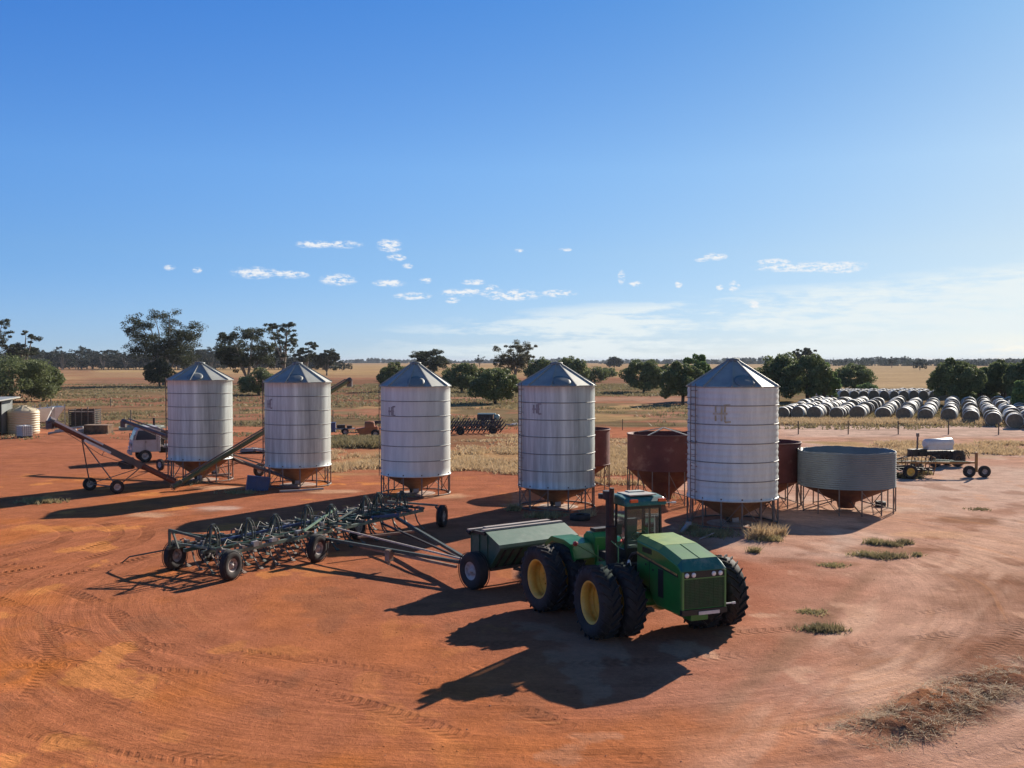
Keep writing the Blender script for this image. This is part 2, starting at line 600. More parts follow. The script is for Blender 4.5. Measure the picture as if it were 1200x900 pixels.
def fbm(x, y, o=4, seed=0):
    t = np.zeros_like(x, dtype=float)
    a, s = 0.5, 0.0
    for k in range(o):
        t += a * vnoise(x * 2 ** k, y * 2 ** k, seed + k)
        s += a
        a *= 0.5
    return t / s


def sstep(v, a, b):
    t = np.clip((v - a) / (b - a), 0, 1)
    return t * t * (3 - 2 * t)


# ------------------------------------------------------------------ ground
def lerp(c, col, w):
    return c * (1 - w[..., None]) + np.array(col) * w[..., None]


HEAP = Vector((9.9, 22.5, 0))


def heap_z(X, Y):
    m_ = blob(X, Y, HEAP, 3.5, .75, .68, .55, 1.3, 21, .5)
    return m_ * (.04 + .16 * fbm(X * 2.2, Y * 2.2, 3, 41) + .13 * fbm(X * 6.5, Y * 6.5, 2, 43) ** 2)


ORANGE = (0.52, 0.165, 0.040)
REDB = (0.35, 0.130, 0.073)
PINK = (0.50, 0.295, 0.208)
PALEP = (0.56, 0.40, 0.31)
DKBR = (0.20, 0.088, 0.048)
STRAW = (0.40, 0.265, 0.13)
TAN = (0.33, 0.205, 0.115)
GOLD = (0.40, 0.285, 0.165)
GRGRN = (0.17, 0.135, 0.075)
PLOW = (0.22, 0.115, 0.07)


def blob(X, Y, c, rx, ry, rot=0.0, rough=0.5, ns=0.6, seed=3, soft=0.35):
    dx, dy = X - c[0], Y - c[1]
    ca, sa = math.cos(rot), math.sin(rot)
    u = (dx * ca + dy * sa) / rx
    v = (-dx * sa + dy * ca) / ry
    d = np.sqrt(u * u + v * v) + rough * (fbm(X * ns, Y * ns, 4, seed) - 0.5) * 2
    return 1 - sstep(d, 1 - soft, 1 + soft)


def ground_colour(X, Y):
    n1 = fbm(X / 9, Y / 9, 5, 1)
    n2 = fbm(X / 3.1, Y / 4.0, 4, 2)
    n3 = fbm(X / 40, Y / 9, 5, 3)
    n4 = fbm(X / 14, Y / 3.2, 4, 4)
    c = np.zeros(X.shape + (3,)) + np.array(REDB)
    # orange soil to the left foreground, pink and pale to the right
    left = sstep(-X + 1.2 * (n1 - .5) * 12 - 0.25 * (Y - 20), -2, 13)
    c = lerp(c, ORANGE, left * (0.35 + 0.9 * sstep(n2, .45, .75)).clip(0, 1) * (0.55 + 0.45 * sstep(-Y, -40, -18)))
    right = sstep(X + (n1 - .5) * 12 - 0.10 * (Y - 30), 4.5, 12)
    c = lerp(c, PINK, right * 0.9)
    c = lerp(c, PALEP, right * sstep(n2, .5, .75) * 0.7)
    # pale road coming in from the right
    c = lerp(c, PALEP, sstep(Y, 45, 58) * sstep(X, 17, 24) * (1 - sstep(Y, 68, 76)) * (.5 + .5 * n2))
    # --- bands behind the yard
    Yn = Y + (n3 - .5) * 16 + (n4 - .5) * 6
    mid = sstep(Y, 66, 74)
    ng = fbm(X / 5.0, Y / 7, 4, 8)
    c = lerp(c, REDB, sstep(Y, 62, 70) * (1 - sstep(X, 12, 20)) * .8)
    c = lerp(c, (.29, .145, .09), sstep(Y, 92, 112) * (.6 + .4 * n3))
    # straw patch behind the silos
    st = sstep(Yn, 64, 68) * (1 - sstep(Yn, 84, 92)) * sstep(X, -15, -11) * (1 - sstep(X, 17, 24))
    c = lerp(c, STRAW, st * (.55 + .45 * sstep(ng, .35, .6)))
    c = lerp(c, GRGRN, sstep(Yn, 88, 92) * (1 - sstep(Yn, 98, 103)) * sstep(ng, .42, .62) * sstep(X, -22, -12) * .55)
    # track
    c = lerp(c, (.40, .155, .085), sstep(Yn, 100, 104) * (1 - sstep(Yn, 112, 118)) * (1 - sstep(X, 30, 34)) * .8)
    c = lerp(c, GRGRN, sstep(Yn, 112, 118) * (1 - sstep(Yn, 178, 186)) * sstep(ng, .34, .54) * .85)
    c = lerp(c, STRAW, sstep(Yn, 120, 125) * (1 - sstep(Yn, 172, 180)) * sstep(fbm(X / 11, Y / 15, 4, 9), .5, .62) * .7)
    c = lerp(c, (.36, .215, .145), sstep(Yn, 188, 192) * (1 - sstep(Yn, 208, 214)) * sstep(X, -20, 0) * .9)
    c = lerp(c, GRGRN, sstep(Yn, 214, 222) * (1 - sstep(Yn, 300, 320)) * .85)
    c = lerp(c, (.24, .14, .09), sstep(Yn, 300, 320) * (1 - sstep(Yn, 420, 450)) * (.5 + .5 * sstep(n3, .35, .6)))
    c = lerp(c, PLOW, sstep(Yn, 175, 190) * (1 - sstep(Yn, 400, 430)) * (1 - sstep(X, -30, -20)) * sstep(X, -95, -60) * .85)
    farn = fbm(X / 300, Y / 120, 4, 12)
    c = lerp(c, np.array(TAN), sstep(Yn, 440, 470))
    c = lerp(c, STRAW, sstep(Yn, 520, 600) * sstep(farn, .35, .6) * .9)
    # left paddock
    lw = (1 - sstep(X + .40 * Y, -12, 0)) * sstep(Yn, 190, 205)
    c = lerp(c, (0.29, 0.16, 0.09), lw)
    c = lerp(c, (0.36, 0.225, 0.12), lw * sstep(fbm(X / 50, Y / 18, 4, 14), .45, .65))
    c = lerp(c, (0.15, .085, .05), lw * np.exp(-((Yn - 268) / 9) ** 2) * .75)
    c = lerp(c, PLOW, (1 - sstep(X + .25 * Y, -12, 0)) * sstep(Yn, 130, 140) * (1 - sstep(Yn, 175, 188)) * .55)
    # right: road, verge, bale paddock, golden field
    rr = sstep(X - .15 * Y, 8, 14)
    c = lerp(c, PALEP, rr * sstep(Yn, 99, 104) * (1 - sstep(Yn, 118, 122)) * .85)
    c = lerp(c, STRAW, rr * sstep(Yn, 74, 80) * (1 - sstep(Yn, 95, 99)) * sstep(ng, .36, .56) * .75)
    c = lerp(c, STRAW, rr * sstep(Yn, 119, 123) * (1 - sstep(Yn, 130, 136)) * .8)
    c = lerp(c, (0.21, 0.15, 0.08), rr * sstep(Yn, 132, 138) * (1 - sstep(Yn, 205, 215)) * .9)
    c = lerp(c, GRGRN, rr * sstep(Yn, 132, 138) * (1 - sstep(Yn, 205, 215)) * sstep(ng, .45, .6) * .6)
    c = lerp(c, GRGRN, rr * sstep(Yn, 205, 215) * (1 - sstep(Yn, 262, 275)) * .6)
    c = lerp(c, GOLD, rr * sstep(Yn, 270, 290) * (.82 + .18 * n3))
    # --- local patches in the yard
    p = HEAP
    c = lerp(c, (0.115, 0.052, 0.032), blob(X, Y, p, 3.7, .95, .68, .55, 1.3, 21) * .92)
    p = G(1172, 690)
    c = lerp(c, DKBR, blob(X, Y, p, 1.8, 5.6, -0.42, .6, .9, 22, .6) * .75)
    p = G(1130, 770)
    c = lerp(c, DKBR, blob(X, Y, p, 2.8, 1.4, 0.5, .7, 1.2, 23, .6) * .7)
    p = G(1045, 805)
    c = lerp(c, ORANGE, blob(X, Y, p, 1.1, 1.8, 0.2, .5, 1.0, 24, .6) * .25)
    p = G(820, 870)
    c = lerp(c, ORANGE, blob(X, Y, p, 3.5, 1.4, 0.2, .5, 1.0, 25, .6) * .4)
    p = G(250, 596)
    c = lerp(c, PALEP, blob(X, Y, p, 1.2, .9, 0, .6, 1.2, 26) * .7)
    for q, rx, ry in (((1100, 628), 2.0, .9), ((175, 604), 1.2, .7), ((640, 592), 1.6, 1.0), ((520, 582), 1.6, 1.0), ((385, 577), 1.6, .9), ((255, 572), 1.6, .9)):
        c = lerp(c, (0.56, 0.33, 0.20), blob(X, Y, G(*q), rx, ry, 0, .6, 1.0, 27) * .75)
    for q, rx, ry in (((985, 662), .9, .5), ((955, 730), .9, 1.1), ((1045, 645), 2.2, 1.0), ((45, 588), 1.6, .8), ((1140, 610), 1.5, 1.2)):
        c = lerp(c, (0.26, 0.14, 0.085), blob(X, Y, G(*q), rx, ry, 0, .7, 1.6, 28) * .7)
    # broad pale wheel track coming down from the right, darker along its far edge
    q = Vector((13.2, 32.0, 0))
    ln_ = fbm((X * .54 + Y * .84) / 6.0, (X * .84 - Y * .54) * 1.6, 4, 55)
    tk = blob(X, Y, q, 15.0, 2.0, R(57), .25, .5, 56, .4)
    c = lerp(c, (.58, .36, .25), tk * (.25 + .75 * sstep(ln_, .4, .6)) * .8)
    q = Vector((18.6, 33.0, 0))
    tk = blob(X, Y, q, 13.0, .8, R(62), .4, .6, 57, .5)
    c = lerp(c, (.17, .085, .05), tk * sstep(ln_, .38, .55) * .75)
    c = lerp(c, (.27, .15, .095), blob(X, Y, Vector((9.5, 30.5, 0)), 10.0, .35, R(60), .4, .6, 58, .6) * .6)
    # scattered soil stains
    sp_ = fbm(X / 1.7, Y / 2.4, 5, 59)
    nearw = 1 - sstep(Y, 60, 75)
    c = lerp(c, (.24, .105, .06), nearw * sstep(sp_, .64, .72) * .45)
    lite = np.where((X < 0)[..., None], np.array((.60, .235, .075)), np.array((.56, .33, .22)))
    w_ = (nearw * sstep(1 - sp_, .68, .72) * (.25 + .5 * sstep(np.abs(X + 2), 3, 8)))[..., None]
    c = c * (1 - w_) + lite * w_
    return c


def build_ground():
    th_in = np.linspace(-40, 40, 460)
    th_out = np.linspace(40, 320, 90)[1:-1]
    th = np.radians(np.concatenate([th_in, th_out]))
    r = np.concatenate([[0.5, 3, 7], np.geomspace(12, 300, 620), np.geomspace(306, 14000, 170)])
    TH, RR = np.meshgrid(th, r)
    X = np.sin(TH) * RR
    Y = np.cos(TH) * RR
    near = 1 - sstep(RR, 60, 120)
    Z = (fbm(X / 1.6, Y / 1.6, 4, 31) - .5) * 0.05 * near
    # churned heap of soil and old hay at the lower right
    Z += heap_z(X, Y)
    nr, nt_ = X.shape
    verts = np.stack([X, Y, Z], -1).reshape(-1, 3)
    i = np.arange(nr - 1)[:, None]
    j = np.arange(nt_)[None, :]
    jn = (j + 1) % nt_
    a = i * nt_ + j
    b = i * nt_ + jn
    loops = np.stack([a, b, b + nt_, a + nt_], -1).reshape(-1)
    loops = loops.reshape(-1, 4)[:, ::-1].ravel()
    o = np_mesh('ground', verts, 4, loops, None, True)
    me = o.data
    c = ground_colour(X, Y).reshape(-1, 3)
    at = me.color_attributes.new('soil', 'FLOAT_COLOR', 'POINT')
    rgba = np.ones((len(verts), 4), np.float32)
    rgba[:, :3] = c
    at.data.foreach_set('color', rgba.ravel())
    mt = bpy.data.materials.new('red_earth')
    mt.use_nodes = True
    nt = mt.node_tree
    N, L = nt.nodes, nt.links
    bs = N['Principled BSDF']
    bs.inputs['Roughness'].default_value = 0.92
    bs.inputs['Specular IOR Level'].default_value = 0.0
    at_n = N.new('ShaderNodeAttribute')
    at_n.attribute_name = 'soil'
    geo = N.new('ShaderNodeNewGeometry')
    sep = N.new('ShaderNodeSeparateXYZ')
    L.new(geo.outputs['Position'], sep.inputs[0])

    def m(op, a, b=None, c=None, clamp=False):
        n = N.new('ShaderNodeMath')
        n.operation = op
        n.use_clamp = clamp
        for k, v in enumerate((a, b, c)):
            if v is None:
                continue
            if isinstance(v, (int, float)):
                n.inputs[k].default_value = v
            else:
                L.new(v, n.inputs[k])
        return n.outputs[0]

    def smooth(v, a, b, lo=0.0, hi=1.0):
        n = N.new('ShaderNodeMapRange')
        n.interpolation_type = 'SMOOTHSTEP'
        L.new(v, n.inputs[0])
        n.inputs[1].default_value = a
        n.inputs[2].default_value = b
        n.inputs[3].default_value = lo
        n.inputs[4].default_value = hi
        return n.outputs[0]

    def noise(vec, scale, detail=4, rough=0.6):
        n = N.new('ShaderNodeTexNoise')
        n.inputs['Scale'].default_value = scale
        n.inputs['Detail'].default_value = detail
        n.inputs['Roughness'].default_value = rough
        L.new(vec, n.inputs['Vector'])
        return n.outputs[0]
    pos = geo.outputs['Position']
    px_, py_ = sep.outputs[0], sep.outputs[1]

    def polar(cx, cy, kr, ka):
        dx = m('SUBTRACT', px_, cx)
        dy = m('SUBTRACT', py_, cy)
        rr = m('SQRT', m('ADD', m('MULTIPLY', dx, dx), m('MULTIPLY', dy, dy)))
        th_ = m('ARCTAN2', dx, dy)
        cb = N.new('ShaderNodeCombineXYZ')
        L.new(m('MULTIPLY', rr, kr), cb.inputs[0])
        L.new(m('MULTIPLY', th_, ka), cb.inputs[1])
        return rr, th_, cb.outputs[0]
    warp = m('MULTIPLY', m('SUBTRACT', noise(pos, 0.10, 1), 0.5), 1.6)
    dist = m('SQRT', m('ADD', m('MULTIPLY', px_, px_), m('MULTIPLY', py_, py_)))
    nearm = smooth(dist, 150, 60)
    # wheel scuffs sweeping round the parked tractor
    rr, th_, cb = polar(1.0, 36.0, 1.0, 5.0)
    cbw = N.new('ShaderNodeCombineXYZ')
    L.new(m('MULTIPLY', m('ADD', rr, warp), 3.2), cbw.inputs[0])
    L.new(m('MULTIPLY', th_, 2.2), cbw.inputs[1])
    ring = m('MULTIPLY', smooth(rr, 9.5, 14.5), smooth(rr, 40, 24))
    s1 = noise(cbw.outputs[0], 1.0, 7, 0.72)
    streak = m('MULTIPLY', ring, m('SUBTRACT', s1, 0.5))
    # soil variations
    f1 = noise(pos, 0.9, 8, 0.7)
    f2 = noise(pos, 7.0, 5, 0.7)
    f3 = noise(pos, 42.0, 3, 0.6)
    mott = m('ADD', m('MULTIPLY', m('SUBTRACT', f1, .5), 0.85), m('ADD', m('MULTIPLY', m('SUBTRACT', f2, .5), 0.55), m('MULTIPLY', m('SUBTRACT', f3, .5), 0.55)))
    # tyre tracks: arcs (centre, radius, half angle window) in pairs, with lug prints
    tracks = [((-24.0, 42.0), 9.5, 0.9, 2.6, 1.6), ((-24.0, 42.0), 6.2, 0.6, 2.8, 1.3), ((-26.0, 20.0), 16.5, 0.2, 1.6, 1.0),
              ((3.0, 37.0), 17.6, 1.7, 3.10, 1.2), ((-1.0, 38.0), 20.5, -3.1, -1.7, 1.0), ((6.0, 36.0), 14.2, 1.5, 2.9, 1.1),
              ((2.0, 50.0), 27.0, -2.9, -2.3, 1.0), ((20.0, 20.0), 8.5, -1.5, .2, .9), ((60.0, -6.0), 52.0, -1.25, -.6, 1.2),
              ((-12.0, 10.0), 16.0, -.2, 1.2, .8), ((34.0, 8.0), 27.5, -1.2, -.2, 1.1), ((-2.0, 60.0), 34.0, 2.5, 3.4, .8)]
    tot = None
    for (c0, rad, a0, a1, k) in tracks:
        r_, t_, _ = polar(c0[0], c0[1], 1, 1)
        rw = m('ADD', r_, m('MULTIPLY', warp, 0.10))
        d1 = m('ABSOLUTE', m('SUBTRACT', m('ABSOLUTE', m('SUBTRACT', rw, rad)), 1.0))
        core = smooth(d1, 0.34, 0.22)
        lug = m('SINE', m('MULTIPLY', m('ADD', m('MULTIPLY', t_, rad), m('MULTIPLY', d1, 0.6)), 24.0))
        lug = smooth(lug, -0.5, 0.6, 0.35, 1.0)
        win = m('MULTIPLY', smooth(t_, a0, a0 + .25), smooth(t_, a1, a1 - .25))
        q = m('MULTIPLY', m('MULTIPLY', core, lug), m('MULTIPLY', win, k * .75))
        tot = q if tot is None else m('MAXIMUM', tot, q)
    tot = m('MULTIPLY', tot, smooth(noise(pos, 0.45, 3), 0.40, 0.62))
    tot = m('MULTIPLY', tot, nearm)
    # small stones and clods
    vo = N.new('ShaderNodeTexVoronoi')
    vo.inputs['Scale'].default_value = 3.2
    L.new(pos, vo.inputs['Vector'])
    clod = m('MULTIPLY', smooth(vo.outputs['Distance'], 0.13, 0.04), m('MULTIPLY', nearm, smooth(noise(pos, .35, 3), .5, .62)))
    bright = m('ADD', 1.0, m('ADD', m('MULTIPLY', mott, 1.25), m('ADD', m('MULTIPLY', streak, 1.0), m('MULTIPLY', tot, -0.42))))
    bright = m('SUBTRACT', bright, m('MULTIPLY', clod, 0.40))
    # broad tussocky mottling in the paddocks
    mp = N.new('ShaderNodeMapping')
    mp.inputs['Scale'].default_value = (0.30, 0.60, 1)
    L.new(pos, mp.inputs[0])
    p1_ = noise(mp.outputs[0], 1.0, 9, 0.75)
    mp2 = N.new('ShaderNodeMapping')
    mp2.inputs['Scale'].default_value = (0.02, 0.045, 1)
    L.new(pos, mp2.inputs[0])
    p2_ = noise(mp2.outputs[0], 1.0, 10, 0.7)
    farm = smooth(dist, 60, 120)
    bright = m('ADD', bright, m('MULTIPLY', farm, m('ADD', m('MULTIPLY', m('SUBTRACT', p1_, .5), 2.0), m('MULTIPLY', m('SUBTRACT', p2_, .5), 1.3))))
    bright = m('MAXIMUM', bright, 0.25)
    mul = N.new('ShaderNodeMixRGB')
    mul.blend_type = 'MULTIPLY'
    mul.inputs[0].default_value = 1
    L.new(at_n.outputs['Color'], mul.inputs[1])
    L.new(bright, mul.inputs[2])
    # fine pale dust where scuffed
    dust = N.new('ShaderNodeMixRGB')
    L.new(m('MULTIPLY', smooth(noise(cbw.outputs[0], 0.6, 5, .6), .56, .74), m('MULTIPLY', ring, .35)), dust.inputs[0])
    L.new(mul.outputs[0], dust.inputs[1])
    dust.inputs[2].default_value = (0.60, 0.27, 0.115, 1)
    # dark fine hay crumbs in scattered patches
    dk = N.new('ShaderNodeMixRGB')
    L.new(m('MULTIPLY', m('MULTIPLY', smooth(noise(cbw.outputs[0], 2.1, 6, .8), .60, .72), m('MULTIPLY', ring, .42)), nearm), dk.inputs[0])
    L.new(dust.outputs[0], dk.inputs[1])
    dk.inputs[2].default_value = (0.19, 0.085, 0.05, 1)
    L.new(dk.outputs[0], bs.inputs['Base Color'])
    hgt = m('ADD', m('MULTIPLY', f2, 0.05), m('ADD', m('MULTIPLY', f3, 0.018), m('ADD', m('MULTIPLY', streak, 0.055), m('MULTIPLY', tot, -0.05))))
    hgt = m('ADD', hgt, m('MULTIPLY', clod, 0.05))
    bp = N.new('ShaderNodeBump')
    bp.inputs['Strength'].default_value = 0.75
    bp.inputs['Distance'].default_value = 1.0
    L.new(m('MULTIPLY', hgt, nearm), bp.inputs['Height'])
    L.new(bp.outputs[0], bs.inputs['Normal'])
    me.materials.append(mt)
    o['kind'] = 'structure'
    return o


build_ground()


# ------------------------------------------------------------------ silos
def ring_seg(r0, r1, z0, z1, n=48):
    return [(r0, z0), (r1, z0), (r1, z1), (r0, z1), (r0, z0)]


def silo(px, Y, D, h0, h1, apex, sheets, label, wall_m, corr=0.0, nleg=12, ladder=None, cage=False, mark=None, rot=0.0):
    c = P(px, Y)
    t = thing('grain_silo', c, 0, label, 'silo', 'row of tall galvanised grain silos')
    r = D / 2
    n = 64
    b = MB()
    hs = (h1 - h0) / sheets
    prof = []
    for k in range(sheets):
        z = h0 + k * hs
        if corr > 0:
            m_ = 9
            for q in range(m_):
                prof.append((r - 0.012 * (k % 2 == 0) + corr * math.sin(q / m_ * 2 * math.pi * 3), z + hs * q / m_))
        else:
            prof += [(r - 0.010, z + 0.012), (r, z + hs * .5), (r - 0.010, z + hs - .012)]
    prof = [(r, h0)] + prof + [(r, h1)]
    b.lathe(prof, n)
    b.build('wall', wall_m, t)
    b = MB()                                                 # rolled joints between the sheets
    for k in range(1, sheets):
        z = h0 + k * hs
        b.lathe([(r - .02, z - .026), (r + .016, z - .022), (r + .026, z), (r + .010, z + .012), (r - .02, z + .016)], n)
    b.build('sheet_joint', seam_m, t)
    b = MB()
    b.lathe([(r - .02, h0 - .05), (r + .03, h0 - .05), (r + .03, h0 + .03), (r - .02, h0 + .03)], n)
    b.build('bottom_rim', wall_m, t)
    # roof: ten flat panels with raised seams, cap and round inspection lid
    nf = 10
    ro = r + 0.07
    rc = 0.27
    zt = apex - 0.12
    a0 = rot
    b = MB()
    b.lathe([(ro, h1 - .01), (ro + .012, h1 - .05), (ro - .04, h1 - .05)], n, smooth=True)
    b.lathe([(ro, h1 - .01), (rc, zt)], nf, smooth=False, a0=a0)
    b.build('roof', galv_roof, t)
    b = MB()
    for k in range(nf):
        a = a0 + 2 * math.pi * k / nf
        b.bar((math.cos(a) * (ro + .01), math.sin(a) * (ro + .01), h1 + .012), (math.cos(a) * rc, math.sin(a) * rc, zt + .02), .05, .06)
    b.build('roof_seam', galv_roof, t)
    b = MB()
    b.lathe([(rc, zt - .03), (rc + .04, zt), (rc + .04, zt + .10), (0.0, zt + .14)], 20)
    b.build('roof_cap', galv_dull, t)
    b = MB()
    sl = math.atan2(zt - h1, ro - rc)
    am = math.radians(-84)
    dd = ro * .80
    pz = h1 + (ro - dd) * math.tan(sl)
    vs = []
    b.lathe([(.48, -.02), (.48, .02), (.34, .035), (0, .05)], 22)
    lid = b.build('inspection_lid', galv_dull, t, (math.cos(am) * dd, math.sin(am) * dd, pz - .03))
    nrm = Vector((math.cos(am) * math.sin(sl), math.sin(am) * math.sin(sl), math.cos(sl)))
    lid.rotation_euler = nrm.to_track_quat('Z', 'Y').to_euler()
    # hopper
    b = MB()
    zo = 0.26
    b.lathe([(r - .03, h0 + .02), (r - .10, h0 - .06), (.44, zo + .06), (.36, zo - .06), (.36, zo - .12)], 32)
    b.build('hopper', rust_cone, t)
    b = MB()
    b.box((0, 0, zo - .10), (.46, .46, .12))
    b.box((-.24, -.30, zo + .02), (.16, .10, .40), rx=.3)
    b.build('outlet_chute', dark, t)
    b = MB()
    b.box((.06, -.40, zo + .02), (.30, .05, .44), rx=-.6)
    b.build('chute_flap', board, t)
    b = MB()
    for k in range(nleg):
        a = 2 * math.pi * (k + .5) / nleg
        x, y = math.cos(a) * (r - .01), math.sin(a) * (r - .01)
        if k == 0:
            first = None
        lb = MB()
        lb.bar((x, y, 0), (x, y, h0 + .10), .05, .07)
        lb.box((x, y, .01), (.14, .14, .02))
        lb.build('leg', leg_m, t)
    for k in range(nleg):
        if k % 3 == 2:
            continue
        a = 2 * math.pi * (k + .5) / nleg
        a2 = 2 * math.pi * (k + 1.5) / nleg
        p0 = (math.cos(a) * (r - .02), math.sin(a) * (r - .02), .1 if k % 2 else h0 - .1)
        p1 = (math.cos(a2) * (r - .02), math.sin(a2) * (r - .02), h0 - .1 if k % 2 else .1)
        b = MB()
        b.bar(p0, p1, .028)
        b.build('brace', leg_m, t)
    b = MB()
    b.lathe([(r - .06, .02), (r + .02, .02), (r + .02, .07), (r - .06, .07)], 48)
    b.build('base_ring', leg_m, t)
    b = MB()
    b.lathe([(0, .03), (r * .3, .028), (r * .55, .012), (r * .62, -.05)], 40)
    b.build('footing', concrete, t)
    if ladder is not None:
        a = R(ladder)
        ra = r + .09
        ca, sa = math.cos(a), math.sin(a)
        tx, ty = -sa, ca
        b = MB()
        for s_ in (-.19, .19):
            b.bar((ca * ra + tx * s_, sa * ra + ty * s_, h0 - .1), (ca * ra + tx * s_, sa * ra + ty * s_, h1 + .12), .035)
        z = h0 + .1
        while z < h1:
            b.bar((ca * ra + tx * -.19, sa * ra + ty * -.19, z), (ca * ra + tx * .19, sa * ra + ty * .19, z), .024)
            z += .3
        for z in np.linspace(h0 + .3, h1 - .2, 5):
            for s_ in (-.19, .19):
                b.bar((ca * (r - .02) + tx * s_, sa * (r - .02) + ty * s_, z), (ca * ra + tx * s_, sa * ra + ty * s_, z), .03)
        if cage:
            for z in np.linspace(h0 + 2.0, h1, 7):
                pts = [(ca * (ra + .34 * math.sin(u)) + tx * .30 * math.cos(u), sa * (ra + .34 * math.sin(u)) + ty * .30 * math.cos(u), z) for u in np.linspace(0, math.pi, 7)]
                for p0, p1 in zip(pts[:-1], pts[1:]):
                    b.bar(p0, p1, .018)
        b.build('ladder', leg_m, t)
    if mark:
        mm, ang, zc, s = mark
        b = MB()

        def stroke(u0, v0, u1, v1, w=.085):
            """stroke laid on the curved wall: u along the wall in metres, v up"""
            k = 6
            rr = r + .012
            for q in range(k):
                ua, va = u0 + (u1 - u0) * q / k, v0 + (v1 - v0) * q / k
                ub, vb = u0 + (u1 - u0) * (q + 1) / k, v0 + (v1 - v0) * (q + 1) / k
                if abs(u1 - u0) > abs(v1 - v0):
                    qd = [(ua, va - w / 2), (ub, vb - w / 2), (ub, vb + w / 2), (ua, va + w / 2)]
                else:
                    qd = [(ua - w / 2, va), (ua + w / 2, va), (ub + w / 2, vb), (ub - w / 2, vb)]
                vv = []
                for (u_, v_) in qd:
                    a_ = ang + u_ / rr
                    vv.append((math.cos(a_) * rr, math.sin(a_) * rr, zc + v_))
                b.add(vv, [(0, 1, 2, 3)])
        # an H and an E run together
        stroke(-.36 * s, -.36 * s, -.36 * s, .36 * s)
        stroke(-.06 * s, -.36 * s, -.06 * s, .40 * s)
        stroke(-.50 * s, 0, .22 * s, .0)
        stroke(.10 * s, -.40 * s, .10 * s, .36 * s)
        stroke(.02 * s, .40 * s, .36 * s, .44 * s)
        stroke(.10 * s, -.40 * s, .38 * s, -.38 * s)
        b.build('painted_letters', mm, t)
    return t


AZF = math.radians(-90)
silo(234.5, 64.6, 3.94, 1.38, 6.33, 7.42, 6, 'farthest left grain silo, behind the augers and beside the white truck', galv, nleg=12, ladder=196, rot=R(18))
silo(348.8, 62.0, 3.94, 1.22, 6.25, 7.42, 6, 'second grain silo from the left, with the blue bin lying by its legs', galv, nleg=12, ladder=190, rot=R(10), mark=(logo_g, AZF - .75, 4.95, .62))
silo(487.0, 58.0, 3.93, 1.14, 6.11, 7.44, 6, 'middle grain silo of the five, standing behind the far end of the cultivator', galv_b, nleg=12, ladder=187, rot=R(12), mark=(logo_g, AZF - .62, 4.72, .62))
silo(652.3, 52.6, 3.93, 1.14, 6.28, 7.44, 6, 'second grain silo from the right, behind the seeder box, with a faded grey mark', galv, nleg=12, ladder=203, rot=R(8), mark=(logo_g, AZF - .55, 5.1, .6))
silo(858.8, 47.3, 4.12, 1.27, 6.36, 7.62, 6, 'nearest grain silo, ribbed white sheets with a ladder and yellow painted letters', galv_b, corr=.017, nleg=14, ladder=203, cage=True, rot=R(5), mark=(logo_y, AZF - .42, 5.15, .92))


def field_bin(px, Y, D, h0, h1, label, wm, corr=0.0, nleg=14, bars=True, roll=None, ladder=None):
    c = P(px, Y)
    t = thing('field_bin', c, 0, label, 'field bin', 'open topped bins behind the silos')
    r = D / 2
    n = 64
    b = MB()
    k = int((h1 - h0) / .10)
    prof = []
    for i in range(k * 4 + 1):
        prof.append((r + corr * math.sin(i * math.pi / 2), h0 + (h1 - h0) * i / (k * 4)))
    prof += [(r - .025, h1), (r - .03, h0)]
    b.lathe(prof, n)
    if corr > 0:                                             # ragged, buckled top edge
        vs = [list(v) for v in b.v]
        for v in vs:
            if v[2] > h1 - .02:
                v[2] += .012 * math.sin(math.atan2(v[1], v[0]) * 23) + .018 * math.sin(math.atan2(v[1], v[0]) * 5)
        b.v = vs
    b.build('wall', wm, t)
    if corr == 0:
        b = MB()
        b.lathe([(r - .02, h1 - .05), (r + .035, h1 - .05), (r + .035, h1 + .02), (r - .02, h1 + .02), (r - .02, h1 - .05)], n)
        b.lathe([(r, h0 + .0), (r + .03, h0 + .0), (r + .03, h0 + .06), (r, h0 + .06)], n)
        b.build('rim', rust, t)
    b = MB()
    b.lathe([(r - .01, h0 + .01), (.46, .40), (.40, .12), (.38, .12)], 32)
    b.build('hopper', mat('red_rusty_cone', (0.11, 0.035, 0.022), 0.85, 0, .3, 2, (0.17, .07, .035), .7, .2, 12), t)
    b = MB()
    b.box((0, -.1, .22), (.5, .5, .2))
    b.build('outlet_chute', dark, t)
    for k in range(nleg):
        a = 2 * math.pi * (k + .5) / nleg
        x, y = math.cos(a) * r, math.sin(a) * r
        b = MB()
        b.bar((x, y, 0), (x, y, h0 + .03), .06, .05)
        b.build('leg', leg_m, t)
        a2 = 2 * math.pi * (k + 1.5) / nleg
        if k % 2 == 0:
            b = MB()
            b.bar((x, y, h0 - .08), (math.cos(a2) * r, math.sin(a2) * r, .06), .03)
            b.build('brace', leg_m, t)
        if k % 3 == 1:
            b = MB()
            b.bar((x, y, .08), (math.cos(a) * .4, math.sin(a) * .4, .55), .045)
            b.build('strut', leg_m, t)
    if bars:
        b = MB()
        b.bar((-r * .55, -r * .80, h1), (0, 0, h1 + .32), .05)
        b.bar((r * .55, -r * .80, h1), (0, 0, h1 + .32), .05)
        b.bar((-r * .6, r * .76, h1), (0, 0, h1 + .32), .05)
        b.bar((r * .6, r * .76, h1), (0, 0, h1 + .32), .05)
        b.build('top_bar', galv_roof, t)
    return t


